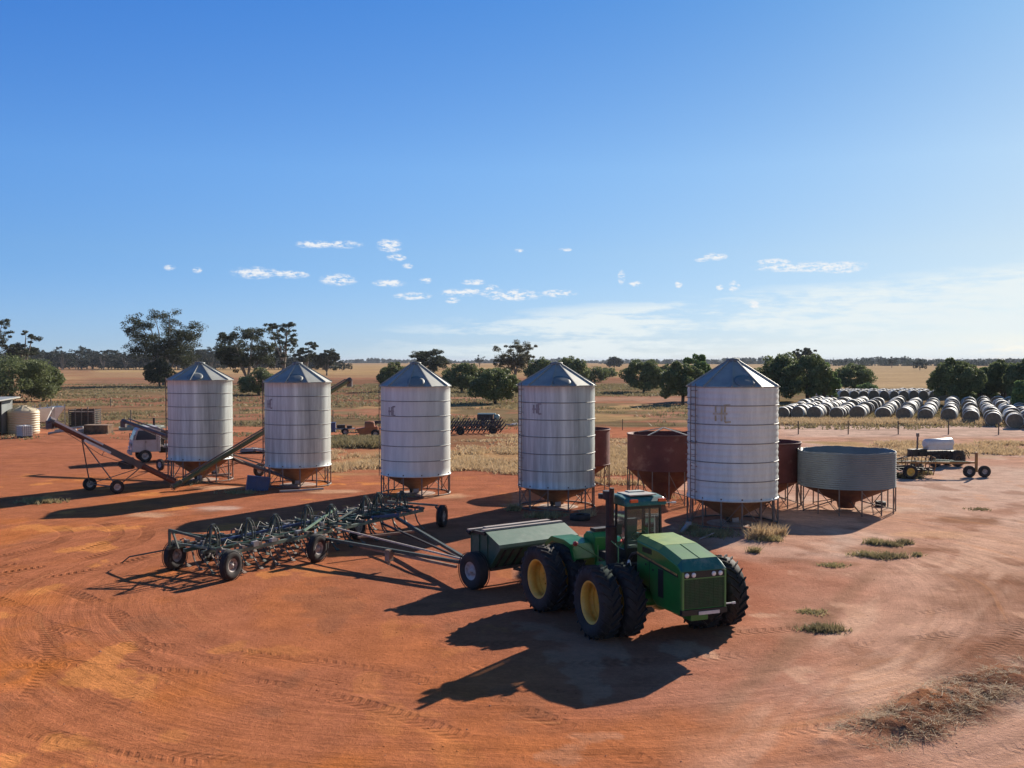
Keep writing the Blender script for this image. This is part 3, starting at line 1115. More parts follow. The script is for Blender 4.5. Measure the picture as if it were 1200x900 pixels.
field_bin(677, 60.6, 3.8, 1.40, 3.48, 'rusty red open bin half hidden behind the second silo from the right', rust, bars=False)
field_bin(778, 54.6, 3.85, 1.75, 3.62, 'rusty red open bin with peeling paint and crossed bars, standing left of the nearest silo', rust)
field_bin(895, 53.5, 3.8, 1.30, 3.28, 'dark rusty open bin between the nearest silo and the corrugated grey bin', rust, bars=False)
field_bin(992.5, 51.5, 4.72, 1.26, 3.02, 'squat corrugated grey steel bin with rusty cone, standing in the open at the right', galv_dull, corr=.022, nleg=14, bars=False)


# ------------------------------------------------------------------ wheels
def lug_tyre(name, Ro, W, rim_r, nl=22, seed=1):
    """big traction tyre, axis along local Y, with chevron lugs"""
    b = MB()
    h = W / 2
    sh = Ro - .075
    prof = [(rim_r, -h * .62), (rim_r + .03, -h * .74), (rim_r + (sh - rim_r) * .45, -h), (sh - .07, -h * .96), (sh, -h * .80),
            (sh + .012, 0), (sh, h * .80), (sh - .07, h * .96), (rim_r + (sh - rim_r) * .45, h), (rim_r + .03, h * .74), (rim_r, h * .62)]
    b.lathe(prof, 56, 'Y')
    for k in range(nl):
        for sgn in (-1, 1):
            a = 2 * math.pi * (k + (.5 if sgn > 0 else 0)) / nl
            sweep = 0.30
            pts = []
            for q, (yy, rr, da) in enumerate(((.02, Ro - .004, 0.0), (.5, Ro - .004, sweep * .55), (.9, Ro - .012, sweep * .9), (1.0, sh - .10, sweep))):
                aa = a + da
                pts.append((aa, sgn * h * yy, rr))
            w = .032
            vs = []
            for (aa, yy, rr) in pts:
                for (da, r_) in ((-w, rr - .09), (-w * .7, rr), (w * .7, rr), (w, rr - .09)):
                    vs.append((math.cos(aa + da) * r_, yy, math.sin(aa + da) * r_))
            fs = []
            for q in range(3):
                o = q * 4
                fs += [(o, o + 1, o + 5, o + 4), (o + 1, o + 2, o + 6, o + 5), (o + 2, o + 3, o + 7, o + 6)]
            fs += [(0, 1, 2, 3), (12, 15, 14, 13)]
            b.add(vs, fs)
    return b


def big_rim(R_, W, deep, side):
    """dished yellow rim; side -1 / +1 tells which way the outside faces"""
    b = MB()
    h = W / 2 * .70
    o = side
    b.lathe([(R_ + .035, o * h), (R_ + .02, o * (h + .012)), (R_ - .02, o * (h - .01)), (R_ - .05, o * (h - .09)), (R_ - .055, o * (h - .22)), (R_ - .03, o * (h - .24)),
             (R_ - .07, o * (h - .30)), (R_ - .07, -o * h * .8), (R_ + .02, -o * h)], 44, 'Y')
    yy = o * (h - deep)
    b.lathe([(R_ - .06, yy), (.20, yy - o * .03), (.19, yy + o * .02), (.0, yy + o * .03)], 44, 'Y')
    for k in range(10):
        a = 2 * math.pi * k / 10
        b.lathe([(.022, 0), (.022, .03), (0, .035)], 6, 'Y', (math.cos(a) * .26, yy, math.sin(a) * .26))
    return b


def small_wheel(Ro, W, rr, side=-1, hub=True):
    b = MB()
    h = W / 2
    b.lathe([(rr, -h * .7), (rr + .03, -h * .85), ((Ro + rr) / 2 + .02, -h), (Ro - .05, -h * .88), (Ro - .008, -h * .6), (Ro, 0),
             (Ro - .008, h * .6), (Ro - .05, h * .88), ((Ro + rr) / 2 + .02, h), (rr + .03, h * .85), (rr, h * .7)], 36, 'Y')
    for q in (-.45, -.15, .15, .45):
        b.lathe([(Ro - .01, q * W - .012), (Ro + .008, q * W - .01), (Ro + .008, q * W + .01), (Ro - .01, q * W + .012)], 36, 'Y')
    c = MB()
    for s in (-1, 1):
        c.lathe([(rr + .02, s * h * .72), (rr - .015, s * h * .74), (rr - .05, s * h * .35), (rr * .55, s * h * .25), (rr * .5, s * h * .4), (rr * .28, s * h * .42),
                 (rr * .24, s * h * .72), (0, s * h * .76)], 28, 'Y')
    for k in range(5):
        a = 2 * math.pi * k / 5
        for s in (-1, 1):
            c.lathe([(.016, 0), (.016, s * .03), (0, s * .032)], 6, 'Y', (math.cos(a) * rr * .4, s * h * .42, math.sin(a) * rr * .4))
    return b, c


def put_wheel(parent, loc, Ro, W, rr, rimm, rz=0.0, name='wheel'):
    tb, cb = small_wheel(Ro, W, rr)
    w = cb.build(name, rimm, parent, loc, (0, 0, rz))
    tb.build('tyre', rubber, w)
    return w


# ------------------------------------------------------------------ tractor
def tractor():
    ax = (G(703, 750) + G(855, 733)) / 2 + Vector((-.14, 0, 0))
    th = R(-68.4)
    t = thing('tractor', (ax.x, ax.y, 0), th, 'big green tractor with dual wheels on yellow rims, hitched ahead of the seeder', 'tractor')
    ty = lug_tyre('tyre', 1.0, .60, .56).mesh('tyre')
    ty.materials.append(rubber)
    rim_meshes = {}
    for s in (-1, 1):
        for deep, nm in ((.36, 'outer'), (.10, 'inner')):
            me = big_rim(.56, .60, deep, s).mesh('wheel')
            me.materials.append(yellow)
            rim_meshes[(s, nm)] = me
    for x in (0.0, -3.52):
        for s in (-1, 1):
            for nm, y in (('inner', 1.22), ('outer', 1.96)):
                w = bpy.data.objects.new('wheel', rim_meshes[(s, nm)])
                COL.objects.link(w)
                w.parent = t
                w.location = (x, s * y, .985)
                w.rotation_euler = (0, random.uniform(0, 6), 0)
                q = bpy.data.objects.new('tyre', ty)
                COL.objects.link(q)
                q.parent = w
                if s > 0:
                    q.rotation_euler = (0, 0, 0)
        b = MB()
        b.tube([(x, -1.7, .985), (x, 1.7, .985)], .13, 14)
        b.tube([(x, -.75, .985), (x, .75, .985)], .26, 16)
        b.lathe([(.0, -.38), (.30, -.28), (.40, 0), (.30, .28), (0, .38)], 18, 'X', (x, 0, .98))
        b.build('axle', green, t)['rear'] = bool(x < -1)
    # bonnet
    b = MB()
    W = .66
    side = [(-.18, 1.50), (-.18, 2.56), (1.05, 2.47), (1.98, 2.27), (2.20, 2.12), (2.20, 1.02), (2.05, .96), (.95, .96), (.70, 1.10), (.55, 1.30)]
    b.prism(side, -W, W)
    b.build('bonnet', green, t, bevel=.045)
    b = MB()                       # top panels, narrower at the top, two lids with a gap between
    def lid(x0, z0, x1, z1, w0, w1, dz, mi):
        vs = [(x0, -W + .002, z0), (x1, -W + .002, z1), (x1, W - .002, z1), (x0, W - .002, z0),
              (x0, -w0, z0 + dz), (x1, -w1, z1 + dz), (x1, w1, z1 + dz), (x0, w0, z0 + dz)]
        b.add(vs, [(0, 1, 5, 4), (1, 2, 6, 5), (2, 3, 7, 6), (3, 0, 4, 7), (4, 5, 6, 7)], mi=mi)
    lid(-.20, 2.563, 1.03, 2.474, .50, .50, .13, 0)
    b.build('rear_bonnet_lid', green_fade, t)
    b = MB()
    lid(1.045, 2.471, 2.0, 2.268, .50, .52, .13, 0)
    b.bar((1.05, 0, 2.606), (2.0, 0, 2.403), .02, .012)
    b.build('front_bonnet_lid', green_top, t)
    b = MB()                       # sloping nose under the lid
    vs = [(2.0, -.52, 2.392), (2.0, .52, 2.392), (2.225, .60, 2.125), (2.225, -.60, 2.125), (2.0, -.658, 2.266), (2.0, .658, 2.266), (2.215, .664, 2.12), (2.215, -.664, 2.12)]
    b.add(vs, [(0, 3, 2, 1), (0, 4, 7, 3), (1, 2, 6, 5), (3, 7, 6, 2)])
    b.build('nose', teal, t)
    b = MB()
    b.box((2.212, 0, 2.02), (.03, 1.24, .17))
    b.build('lamp_panel', black, t)
    for y in (-.52, -.32, .28, .48):
        b = MB()
        b.lathe([(.062, 2.225), (.062, 2.245), (.05, 2.258), (0, 2.262)], 14, 'X', (0, y, 2.02))
        b.build('headlight', headlamp, t)
    b = MB()
    b.box((2.205, 0, 1.54), (.03, 1.20, .76))
    for k in range(18):
        b.box((2.224, 0, 1.19 + k * .041), (.012, 1.18, .012))
    for k in range(9):
        b.box((2.226, -.56 + k * .14, 1.54), (.010, .012, .74))
    b.build('grille', mat('dark_green_grille', (0.010, 0.055, 0.016), 0.6, 0, .25, 4, (.05, .05, .03), .4), t)
    b = MB()
    for y in (-.628, .628):
        b.box((2.218, y, 1.58), (.04, .05, 1.04))
    b.box((2.22, 0, 1.925), (.035, 1.27, .025))
    b.build('grille_frame', green_top, t)
    b = MB()
    b.box((2.20, 0, 1.06), (.12, 1.34, .14))
    b.build('bumper', black, t)
    b = MB()
    b.box((2.275, .12, 1.035), (.02, .62, .085))
    b.build('number_plate', white, t)
    b = MB()
    b.bar((2.2, .60, 1.20), (2.2, .85, 1.20), .03)
    b.box((2.21, .90, 1.20), (.04, .10, .05))
    b.build('side_marker', white, t)
    for y in (-W - .008, W + .008):
        b = MB()                   # side screens
        b.box((1.16, y, 1.62), (.26, .02, .74))
        for k in range(8):
            b.box((1.16, y * 1.008, 1.30 + k * .09), (.24, .012, .02))
        b.build('side_vent', black, t)
    b = MB()
    for y in (-W - .006, W + .006):
        b.bar((-.14, y, 2.20), (2.02, y, 1.98), .012, .09)
    b.build('black_stripe', black, t)
    b = MB()
    for y in (-W - .012, W + .012):
        b.bar((-.14, y, 2.225), (2.00, y, 2.005), .012, .045)
    b.build('yellow_stripe', mat('faded_yellow_stripe', (.42, .27, .06), .5, 0, .3, 4, (.12, .07, .03), .9, edge=(.42, .58)), t)
    b = MB()
    for (x, z) in ((.35, 1.98), (.75, 1.90), (.2, 2.4)):
        b.box((x, -W - .01, z), (.05, .02, .05))
    b.box((.55, -W - .003, 1.72), (.012, .012, .9))
    b.build('latch', black, t)
    # chassis
    b = MB()
    b.box((.55, 0, 1.03), (2.2, .62, .34))
    b.box((1.55, 0, .86), (.9, .52, .18))
    b.box((-1.05, 0, 1.10), (1.7, .70, .42))
    b.tube([(-1.9, 0, .72), (-1.9, 0, 1.42)], .17, 16)
    b.box((-3.1, 0, 1.10), (2.3, .62, .42))
    b.box((-4.35, 0, 1.02), (.5, .9, .56))
    b.build('chassis', green, t, bevel=.015)
    b = MB()                       # engine and plumbing between bonnet and cab
    b.box((-.32, 0, 1.62), (.30, .92, 1.2))
    b.box((-.75, 0, 1.45), (.9, .95, .62))
    b.tube([(-.45, -.62, 1.35), (-.45, -.62, 1.62)], .12, 14)
    b.tube([(-.15, -.55, 2.2), (-.5, -.62, 2.1), (-.9, -.66, 1.6)], .05, 8)
    b.tube([(-.2, -.5, 1.9), (-.6, -.55, 1.8), (-.75, -.6, 1.3)], .035, 8)
    b.tube([(-.2, -.58, 1.55), (-1.5, -.66, 1.5)], .04, 8)
    b.box((-1.8, 0, 1.62), (1.5, 1.3, .5))
    b.build('engine', dark, t)
    b = MB()
    b.lathe([(.06, 0), (.07, .05), (.045, .12), (.03, .2)], 12, c=(-.55, -.70, 1.74))
    b.box((-.55, -.70, 1.72), (.16, .12, .05))
    b.build('oil_filter', whitep, t)
    b = MB()
    b.box((-.95, -.92, 1.70), (1.35, .52, .05))
    b.box((-.95, -1.17, 1.60), (1.35, .04, .22))
    b.box((-.95, .92, 1.70), (1.35, .52, .05))
    for z in (.75, 1.05, 1.35):
        b.box((-1.75, -.92, z), (.32, .42, .04))
        b.bar((-1.60, -1.12, z), (-1.60, -1.12, 1.70), .03)
    b.build('step', green, t)
    for s_ in (-1, 1):
        b = MB()                   # grab rails beside the steps
        b.tube([(-.35, s_ * 1.14, 1.72), (-.35, s_ * 1.14, 2.35), (-.80, s_ * 1.12, 2.45)], .018, 6)
        b.tube([(-1.60, s_ * 1.14, 1.10), (-1.60, s_ * 1.14, 2.2)], .018, 6)
        b.build('grab_rail', green_top, t)
    b = MB()
    for k in range(7):
        b.box((.18 + k * .075, -W - .004, 2.36), (.045, .014, .14))
    b.build('bonnet_louvre', black, t)
    b = MB()
    b.tube([(-1.95, -.42, 1.5), (-2.3, -.55, 1.75), (-2.75, -.45, 1.5)], .025, 6)
    b.tube([(-1.95, -.30, 1.45), (-2.3, -.35, 1.85), (-2.75, -.30, 1.6)], .022, 6)
    b.tube([(-1.5, -.62, 1.25), (-2.0, -.75, 1.15), (-2.7, -.55, 1.2)], .045, 8)
    b.build('hinge_hose', black, t)
    # cab
    x0, x1, y1 = -.98, -2.02, .60
    zb, zt = 1.86, 3.36
    b = MB()
    b.box(((x0 + x1) / 2, 0, zb + .06), (abs(x1 - x0), 2 * y1, .14))
    b.box((x0 - .02, 0, 2.04), (.06, 2 * y1 - .08, .26))
    for s in (-1, 1):
        b.box(((x0 + x1) / 2, s * (y1 - .03), 2.02), (abs(x1 - x0), .05, .22))
        b.bar((x0, s * (y1 - .03), zb), (x0 - .04, s * (y1 - .05), zt), .055, .07)
        b.bar((x1, s * (y1 - .03), zb), (x1 + .04, s * (y1 - .05), zt), .08, .09)
        b.bar((-1.62, s * (y1 - .02), zb), (-1.62, s * (y1 - .05), zt), .05)
    b.box((x0 - .03, 0, zt - .03), (.08, 2 * y1 - .1, .10))
    b.box((x1 + .03, 0, 2.15), (.08, 2 * y1 - .1, .5))
    b.box((x1 + .03, 0, zt - .05), (.08, 2 * y1 - .1, .12))
    b.build('cab', black, t)
    b = MB()
    b.add([(x0 - .005, -y1 + .06, 2.17), (x0 - .005, y1 - .06, 2.17), (x0 - .04, y1 - .08, zt - .07), (x0 - .04, -y1 + .08, zt - .07)], [(0, 1, 2, 3)])
    b.build('windscreen', glass, t)
    for s in (-1, 1):
        b = MB()
        yy = s * (y1 - .035)
        b.add([(x0 - .03, yy, 2.12), (-1.60, yy, 2.12), (-1.60, yy - s * .02, zt - .02), (x0 - .06, yy - s * .02, zt - .02)], [(0, 1, 2, 3)])
        b.add([(-1.65, yy, 2.12), (x1 + .04, yy, 2.12), (x1 + .06, yy - s * .02, zt - .02), (-1.65, yy - s * .02, zt - .02)], [(0, 1, 2, 3)])
        b.build('side_window', glass, t)
    b = MB()
    b.add([(x1 + .03, -y1 + .08, 2.4), (x1 + .03, y1 - .08, 2.4), (x1 + .05, y1 - .1, zt - .1), (x1 + .05, -y1 + .1, zt - .1)], [(0, 1, 2, 3)])
    b.build('rear_window', glass, t)
    b = MB()
    pr = [(-.80, 3.38), (-.84, 3.50), (-1.0, 3.60), (-1.4, 3.65), (-1.9, 3.63), (-2.12, 3.52), (-2.10, 3.38)]
    b.prism(pr, -.66, .66)
    b.build('roof', teal, t, bevel=.04)
    b = MB()
    b.box((-1.42, 0, 3.662), (.8, .85, .03))
    b.box((-1.7, .1, 3.68), (.28, .5, .05))
    b.build('roof_hatch', mat('pale_roof_hatch', (.36, .40, .36), .6, 0, .2, 3, (.40, .24, .18), .7), t)
    for y in (-.40, .50):
        b = MB()
        b.box((-.82, y, 3.53), (.08, .24, .085))
        b.build('marker_light', amber, t, bevel=.012)
    b = MB()
    b.bar((-.85, .66, 3.44), (-.80, .84, 3.44), .02)
    b.box((-.80, .88, 3.44), (.04, .14, .05))
    b.build('roof_arm', white, t)
    b = MB()
    b.bar((-1.0, -.60, 2.3), (-.95, -.78, 2.6), .02)
    b.box((-.95, -.80, 2.74), (.03, .16, .30))
    b.build('mirror', black, t)
    b = MB()
    b.box((-1.66, 0, 2.22), (.42, .50, .12))
    b.box((-1.88, 0, 2.55), (.12, .48, .66), ry=.12)
    b.build('seat', mat('grey_seat_cloth', (.10, .11, .13), .9), t)
    b = MB()
    c0 = Vector((-1.28, 0, 2.48))
    for k in range(20):
        a0, a1 = 2 * math.pi * k / 20, 2 * math.pi * (k + 1) / 20
        def wp(a):
            return c0 + Vector((math.sin(a) * .12, math.cos(a) * .21, math.sin(a) * .17))
        b.bar(wp(a0), wp(a1), .026)
    b.bar(c0, (-1.2, 0, 2.0), .05)
    b.bar(wp(0), wp(math.pi), .02)
    b.build('steering_wheel', black, t)
    b = MB()
    b.box((-1.12, .05, 2.16), (.20, .9, .14))
    b.bar((-1.0, .15, 2.2), (-1.35, .38, 3.2), .018)
    b.build('dashboard', mat('pale_dashboard', (.24, .28, .26), .6), t)
    # exhaust stack and air intake on the near side
    b = MB()
    mx, my = -1.14, -.95
    b.tube([(mx, my, 1.66), (mx, my, 2.78)], .15, 20)
    b.tube([(mx, my, 2.76), (mx, my, 2.80)], .165, 20)
    b.build('muffler', exh, t)
    b = MB()
    b.tube([(mx, my, 2.78), (mx, my, 3.75), (mx + .02, my, 3.9)], .072, 16)
    b.build('exhaust_pipe', exh, t)
    b = MB()
    b.tube([(mx - .30, my + .06, 1.7), (mx - .30, my + .06, 3.55)], .085, 14)
    b.tube([(mx - .30, my + .06, 3.55), (mx - .30, my + .06, 3.78)], .17, 16)
    b.tube([(mx - .62, my + .02, 3.52), (mx - .62, my + .02, 3.66)], .12, 16)
    b.bar((mx - .3, my + .06, 3.5), (mx - .62, my + .02, 3.55), .05)
    b.build('air_intake', black, t)
    # rear body: tank, deck, fenders
    b = MB()
    prof = [(-2.75, 1.32), (-2.75, 2.22), (-2.9, 2.34), (-3.25, 2.34), (-3.42, 2.2), (-3.42, 1.32)]
    b.prism(prof, -.62, .62)
    b.build('fuel_tank', green, t, bevel=.02)
    b = MB()
    b.box((-3.08, -.2, 2.40), (.30, .60, .09))
    b.tube([(-3.0, .35, 2.34), (-3.0, .35, 2.44)], .07, 12)
    b.build('tank_cap', dark, t)
    for s in (-1, 1):
        b = MB()
        ps = [(-2.70, 1.62), (-2.92, 2.02), (-3.30, 2.10), (-4.05, 2.10), (-4.42, 1.86)]
        for (xa, za), (xb, zb_) in zip(ps[:-1], ps[1:]):
            y0, y1_ = s * .64, s * 1.36
            vs = [(xa, y0, za), (xb, y0, zb_), (xb, y1_, zb_), (xa, y1_, za)]
            vs += [(x, y, z + .03) for x, y, z in vs]
            b.add(vs, [(0, 1, 2, 3), (7, 6, 5, 4), (0, 4, 5, 1), (1, 5, 6, 2), (2, 6, 7, 3), (3, 7, 4, 0)])
            b.bar((xa, s * 1.36, za - .04), (xb, s * 1.36, zb_ - .04), .03, .14)
        b.build('fender', green, t)
    b = MB()
    b.box((-3.9, 0, 1.50), (.85, .9, .5))
    b.build('rear_deck', green, t, bevel=.02)
    b = MB()
    b.bar((-2.1, -.66, 1.62), (-2.62, -1.32, 2.05), .035)
    b.build('lamp_arm', green, t)
    b = MB()
    b.lathe([(0, -.06), (.07, -.05), (.075, .03), (0, .05)], 14, 'X', (-2.66, -1.36, 2.08))
    b.build('tail_lamp', red_m, t)
    b = MB()
    b.bar((-4.55, 0, .62), (-5.35, 0, .58), .14, .08)
    b.tube([(-4.5, .2, 1.2), (-4.9, .25, 1.0), (-5.3, .1, .75)], .02, 6)
    b.tube([(-4.5, -.2, 1.2), (-4.9, -.2, .9), (-5.3, -.1, .72)], .02, 6)
    b.tube([(-4.4, -.3, 1.1), (-4.5, -.6, .55), (-4.7, -.5, .3)], .02, 6)
    b.build('drawbar', dark, t)
    # the rear half is steered a few degrees about the centre hinge
    phi = R(6.0)
    M = Matrix.Rotation(phi, 3, 'Z')
    pv = Vector((-1.9, 0, 0))
    for ch in [q for q in COL.objects if q.parent == t]:
        nm = ch.name.split('.')[0]
        if (nm == 'wheel' and ch.location.x < -2) or nm in ('fuel_tank', 'tank_cap', 'fender', 'rear_deck', 'drawbar') or (nm == 'axle' and ch['rear']):
            ch.location = pv + M @ (Vector(ch.location) - pv)
            ch.rotation_euler.z += phi
    return t


tractor()


# ------------------------------------------------------------------ seeder box
def seeder():
    o = Vector((-1.00, 33.70, 0))
    th = math.atan2(.60, .80)                    # long axis; local -Y looks towards the tractor
    t = thing('seeder_box', o, th, 'faded green seed box on wheels hitched behind the tractor, with pale boards along its top', 'seeder')
    L_ = 3.25
    b = MB()
    # outline across: (-y forward) drawn in (y, z), extruded along x
    out = [(.62, 1.20), (.62, 1.82), (.10, 1.98), (-.34, 1.96), (-1.02, 1.62), (-1.05, 1.50), (-.42, .74), (.30, .74)]

    def ext(poly, x0, x1):
        n = len(poly)
        vs = [(x0, y, z) for y, z in poly] + [(x1, y, z) for y, z in poly]
        fs = [tuple(range(n - 1, -1, -1)), tuple(range(n, 2 * n))] + [(i, (i + 1) % n, (i + 1) % n + n, i + n) for i in range(n)]
        return vs, fs
    b.add(*ext(out, 0, L_))
    b.build('box', seeder_green, t, bevel=.012)
    b = MB()
    b.add([(-.06, -.32, 1.975), (L_ + .03, -.32, 1.975), (L_ + .03, -1.06, 1.635), (-.06, -1.06, 1.635),
           (-.06, -.32, 1.995), (L_ + .03, -.32, 1.995), (L_ + .03, -1.06, 1.655), (-.06, -1.06, 1.655)],
          [(0, 1, 2, 3), (7, 6, 5, 4), (0, 4, 5, 1), (1, 5, 6, 2), (2, 6, 7, 3), (3, 7, 4, 0)])
    b.bar((-.05, -1.065, 1.60), (L_ + .03, -1.065, 1.60), .03, .11)
    b.build('lid', lid_green, t)
    for (y, z, x0, x1, w, hh) in ((-.16, 2.03, -.05, 3.25, .16, .06), (.20, 2.05, .25, 3.0, .20, .05), (.48, 1.98, -.2, 2.8, .14, .05)):
        b = MB()
        b.box(((x0 + x1) / 2, y, z), (x1 - x0, w, hh), rz=random.uniform(-.012, .012))
        b.build('top_board', board, t)
    b = MB()
    b.tube([(-.16, .42, 1.86), (-.16, .60, 1.93)], .07, 10)
    b.box((-.02, .1, 1.92), (.10, .7, .10))
    b.build('end_cap', dark, t)
    b = MB()                                         # end panels and ribs
    for y in (.55, .12, -.34):
        b.box((-.025, y, 1.34), (.05, .05, 1.05))
    b.box((-.02, .34, 1.40), (.03, .36, .8))
    b.build('end_frame', seeder_green, t)
    b = MB()
    for k in range(9):
        x = .22 + k * .34
        b.bar((x, -1.02, 1.45), (x, -.46, .76), .06, .05)
    b.box((L_ / 2, -.47, .72), (L_, .12, .1))
    b.build('hopper_rib', dark, t)
    b = MB()
    b.box((L_ / 2, 0, .64), (L_ + .1, .10, .12))
    b.box((L_ / 2, .5, .70), (L_ + .1, .10, .12))
    b.bar((L_ * .32, -.4, .62), (L_ / 2 - .3, -2.0, .60), .10)
    b.bar((L_ * .68, -.4, .62), (L_ / 2 - .3, -2.0, .60), .10)
    b.build('frame', oldgreen, t)
    put_wheel(t, (-.30, .02, .64), .64, .40, .31, rim_white, 0)
    put_wheel(t, (L_ + .30, .02, .64), .64, .40, .31, rim_white, 0)
    return t


# wheel axis runs along the box
def seeder_fix():
    t = seeder()
    t.scale = (1, 1, .95)
    for c in [q for q in COL.objects if q.parent == t and q.name.startswith('wheel')]:
        c.rotation_euler = (0, 0, R(90))


seeder_fix()


# ------------------------------------------------------------------ cultivator
pale_frame = mat('sunlit_green_steel', (0.16, 0.20, 0.15), 0.55, 0.1, 0.3, 3, (0.07, 0.08, 0.06), 0.7, edge=(.45, .6))  # lighter green: sunlight on some of the bars put into their colour


def cultivator():
    o = G(267, 681)
    th = math.atan2(.866, .5)                        # local x along the frame, local -y forward
    t = thing('cultivator', (o.x, o.y, 0), th, 'long dark green cultivator with rows of spring tines, in front of the silos', 'cultivator')
    Lc = 13.0
    rows = (.30, 1.15, 2.0, 2.85)
    zf = .86
    cols = np.arange(0.25, Lc, 1.06)
    for y in rows:
        b = MB()
        b.bar((-.15, y, zf), (Lc * .44, y, zf), .12, .12)
        b.bar((Lc * .46, y, zf), (Lc * .92, y + .02, zf), .12, .12)
        b.build('frame_bar', {.30: pale_frame, 2.0: seeder_green}.get(y, oldgreen), t)
    for i, x in enumerate(cols):
        b = MB()
        b.bar((x, .2, zf + .10), (x, 3.0, zf + .10), .09, .08)
        b.build('cross_bar', oldgreen if i % 3 else pale_frame, t)
    # spring tines, each a bent strip with a share
    k = 0
    rnd = random.Random(4)
    for ri, y in enumerate(rows):
        for x in np.arange(.1 + .22 * ri, Lc * .93, .84):
            b = MB()
            pts = [(x, y, zf + .05), (x, y + .16, zf + .20), (x, y + .34, zf + .14), (x, y + .38, zf - .10), (x, y + .24, .38), (x, y + .04, .16), (x, y - .10, .07)]
            for p0, p1 in zip(pts[:-1], pts[1:]):
                b.bar(p0, p1, .055, .035)
            b.box((x, y - .08, .08), (.16, .12, .03), rx=.5)
            b.box((x, y + .02, zf + .10), (.14, .16, .12))
            b.build('tine', leg_m if rnd.random() < .5 else oldgreen, t)
            k += 1
    # hooped spring towers over the frame
    rndt = random.Random(9)
    for x in (.43, 2.15, 3.55, 5.35, 6.8, 9.0, 9.9, 11.6):
        b = MB()
        y0 = 1.2
        zt = 1.72 + rndt.uniform(-.08, .08)
        for s in (-.05, .07):
            pts = []
            for u in np.linspace(0, math.pi, 11):
                pts.append((x + s + math.cos(u) * .0, y0 + math.cos(u) * -.26, zf + .12 + (zt - zf - .12) * math.sin(u) ** .62))
            b.tube(pts, .020, 6)
        b.bar((x - .26, y0 - .05, zf), (x - .04, y0, zt), .05)
        b.bar((x + .26, y0 - .05, zf), (x + .04, y0, zt), .05)
        b.bar((x, y0 + .5, zf), (x, y0 + .02, zt), .05)
        b.box((x, y0, zt), (.16, .10, .12))
        b.build('spring_tower', oldgreen, t)
        b = MB()
        b.bar((x + .1, y0 + .1, zt - .12), (x + 1.0, y0 + .9, zf + .55), .045)
        b.bar((x + 1.0, y0 + .9, zf + .55), (x + 1.0, y0 + 1.0, zf + .1), .045)
        b.build('lift_link', pale_frame if x % 2 > 1 else oldgreen, t)
    # tubes, hoses and rams laid along the frame
    for (a, c_, w, m_) in (((0, .7, 1.02), (5.5, .75, 1.02), .05, seeder_green), ((1.2, 1.6, 1.06), (5.9, 1.5, 1.10), .08, blue_m), ((6.2, 1.2, 1.0), (12.0, .9, 1.02), .06, seeder_green),
                          ((6.0, .2, 1.25), (9.0, 1.6, 1.25), .06, oldgreen), ((3.9, .1, 1.12), (8.0, 2.0, 1.30), .07, lid_green), ((4.2, -.2, .98), (5.6, 1.0, .95), .07, grey_paint),
                          ((-.1, 2.6, 1.45), (.9, 1.5, 1.20), .07, seeder_green), ((8.4, .4, 1.0), (9.6, -.1, 1.0), .10, blue_m)):
        b = MB()
        b.bar(a, c_, w)
        b.build('brace_bar', m_, t)
    b = MB()
    b.bar((-.05, 2.85, zf), (-.05, 2.85, 1.52), .07)
    b.bar((-.05, 2.85, 1.50), (.15, 1.4, 1.28), .08)
    b.bar((-.05, 2.4, zf), (-.05, 2.70, 1.48), .06)
    b.bar((0, 2.9, .8), (-.35, 4.6, .42), .05)
    b.bar((-.35, 4.6, .42), (-.40, 4.9, .2), .04)
    b.build('end_bracket', oldgreen, t)
    rnd = random.Random(5)
    for q in range(14):
        x = rnd.uniform(.3, 12)
        b = MB()
        y = rnd.uniform(.3, 2.4)
        b.tube([(x, y, 1.0), (x + .3, y + .1, 1.0 + rnd.uniform(.15, .4)), (x + .7, y + rnd.uniform(-.3, .3), 1.05), (x + 1.2, y, 1.0)], .018, 5)
        b.build('hose', black, t)
    b = MB()
    for x in np.arange(.6, 12, .9):
        b.box((x, rnd.uniform(.2, 2.6), 1.0), (rnd.uniform(.12, .3), .14, rnd.uniform(.08, .2)))
    b.build('clamp_row', grey_paint, t)
    # wheels
    ang = R(90 - 15)
    for (x, y, ro, rz) in ((0.05, -.02, .51, .10), (3.95, -.50, .52, .05), (12.95, -.05, .50, .30), (.35, 3.02, .52, .1), (8.6, 1.3, .50, .1), (2.1, 3.2, .5, .1), (6.2, 2.9, .5, .05), (10.4, 2.9, .5, .05)):
        put_wheel(t, (x, y, ro), ro, .27, .23, rim_white, rz + R(0))
        b = MB()
        b.bar((x + .18, y, ro), (x + .22, y + .5, zf), .07)
        b.bar((x + .18, y, ro), (x, y, ro), .06)
        b.build('wheel_arm', oldgreen, t)
    # long A shaped hitch to the seeder box
    iM = Matrix.Rotation(-th, 3, 'Z')

    def loc(X, Y, z):
        v = iM @ (Vector((X, Y, 0)) - Vector((o.x, o.y, 0)))
        return (v.x, v.y, z)
    hx, hy = -1.2, 34.4
    for (xx, yy, z0, z1, w, m_) in ((-7.6, 38.9, .80, .62, .11, oldgreen), (-4.9, 43.3, .85, .62, .11, oldgreen), (-6.9, 40.0, .95, .70, .055, board), (-5.4, 42.2, .80, .60, .07, dark)):
        b = MB()
        b.bar(loc(xx, yy, z0), loc(hx, hy, z1), w)
        b.build('hitch_bar', m_, t)
    b = MB()
    b.bar(loc(-5.6, 37.6, .66), loc(-1.9, 34.9, .46), .09)
    b.bar(loc(-5.9, 39.1, .74), loc(-3.9, 40.6, .72), .08)
    b.bar(loc(-4.4, 36.5, .65), loc(-4.4, 36.5, .20), .07)
    b.box(loc(-4.4, 36.5, .55), (.25, .2, .4))
    b.bar(loc(hx, hy, .62), loc(-.6, 33.9, .62), .12)
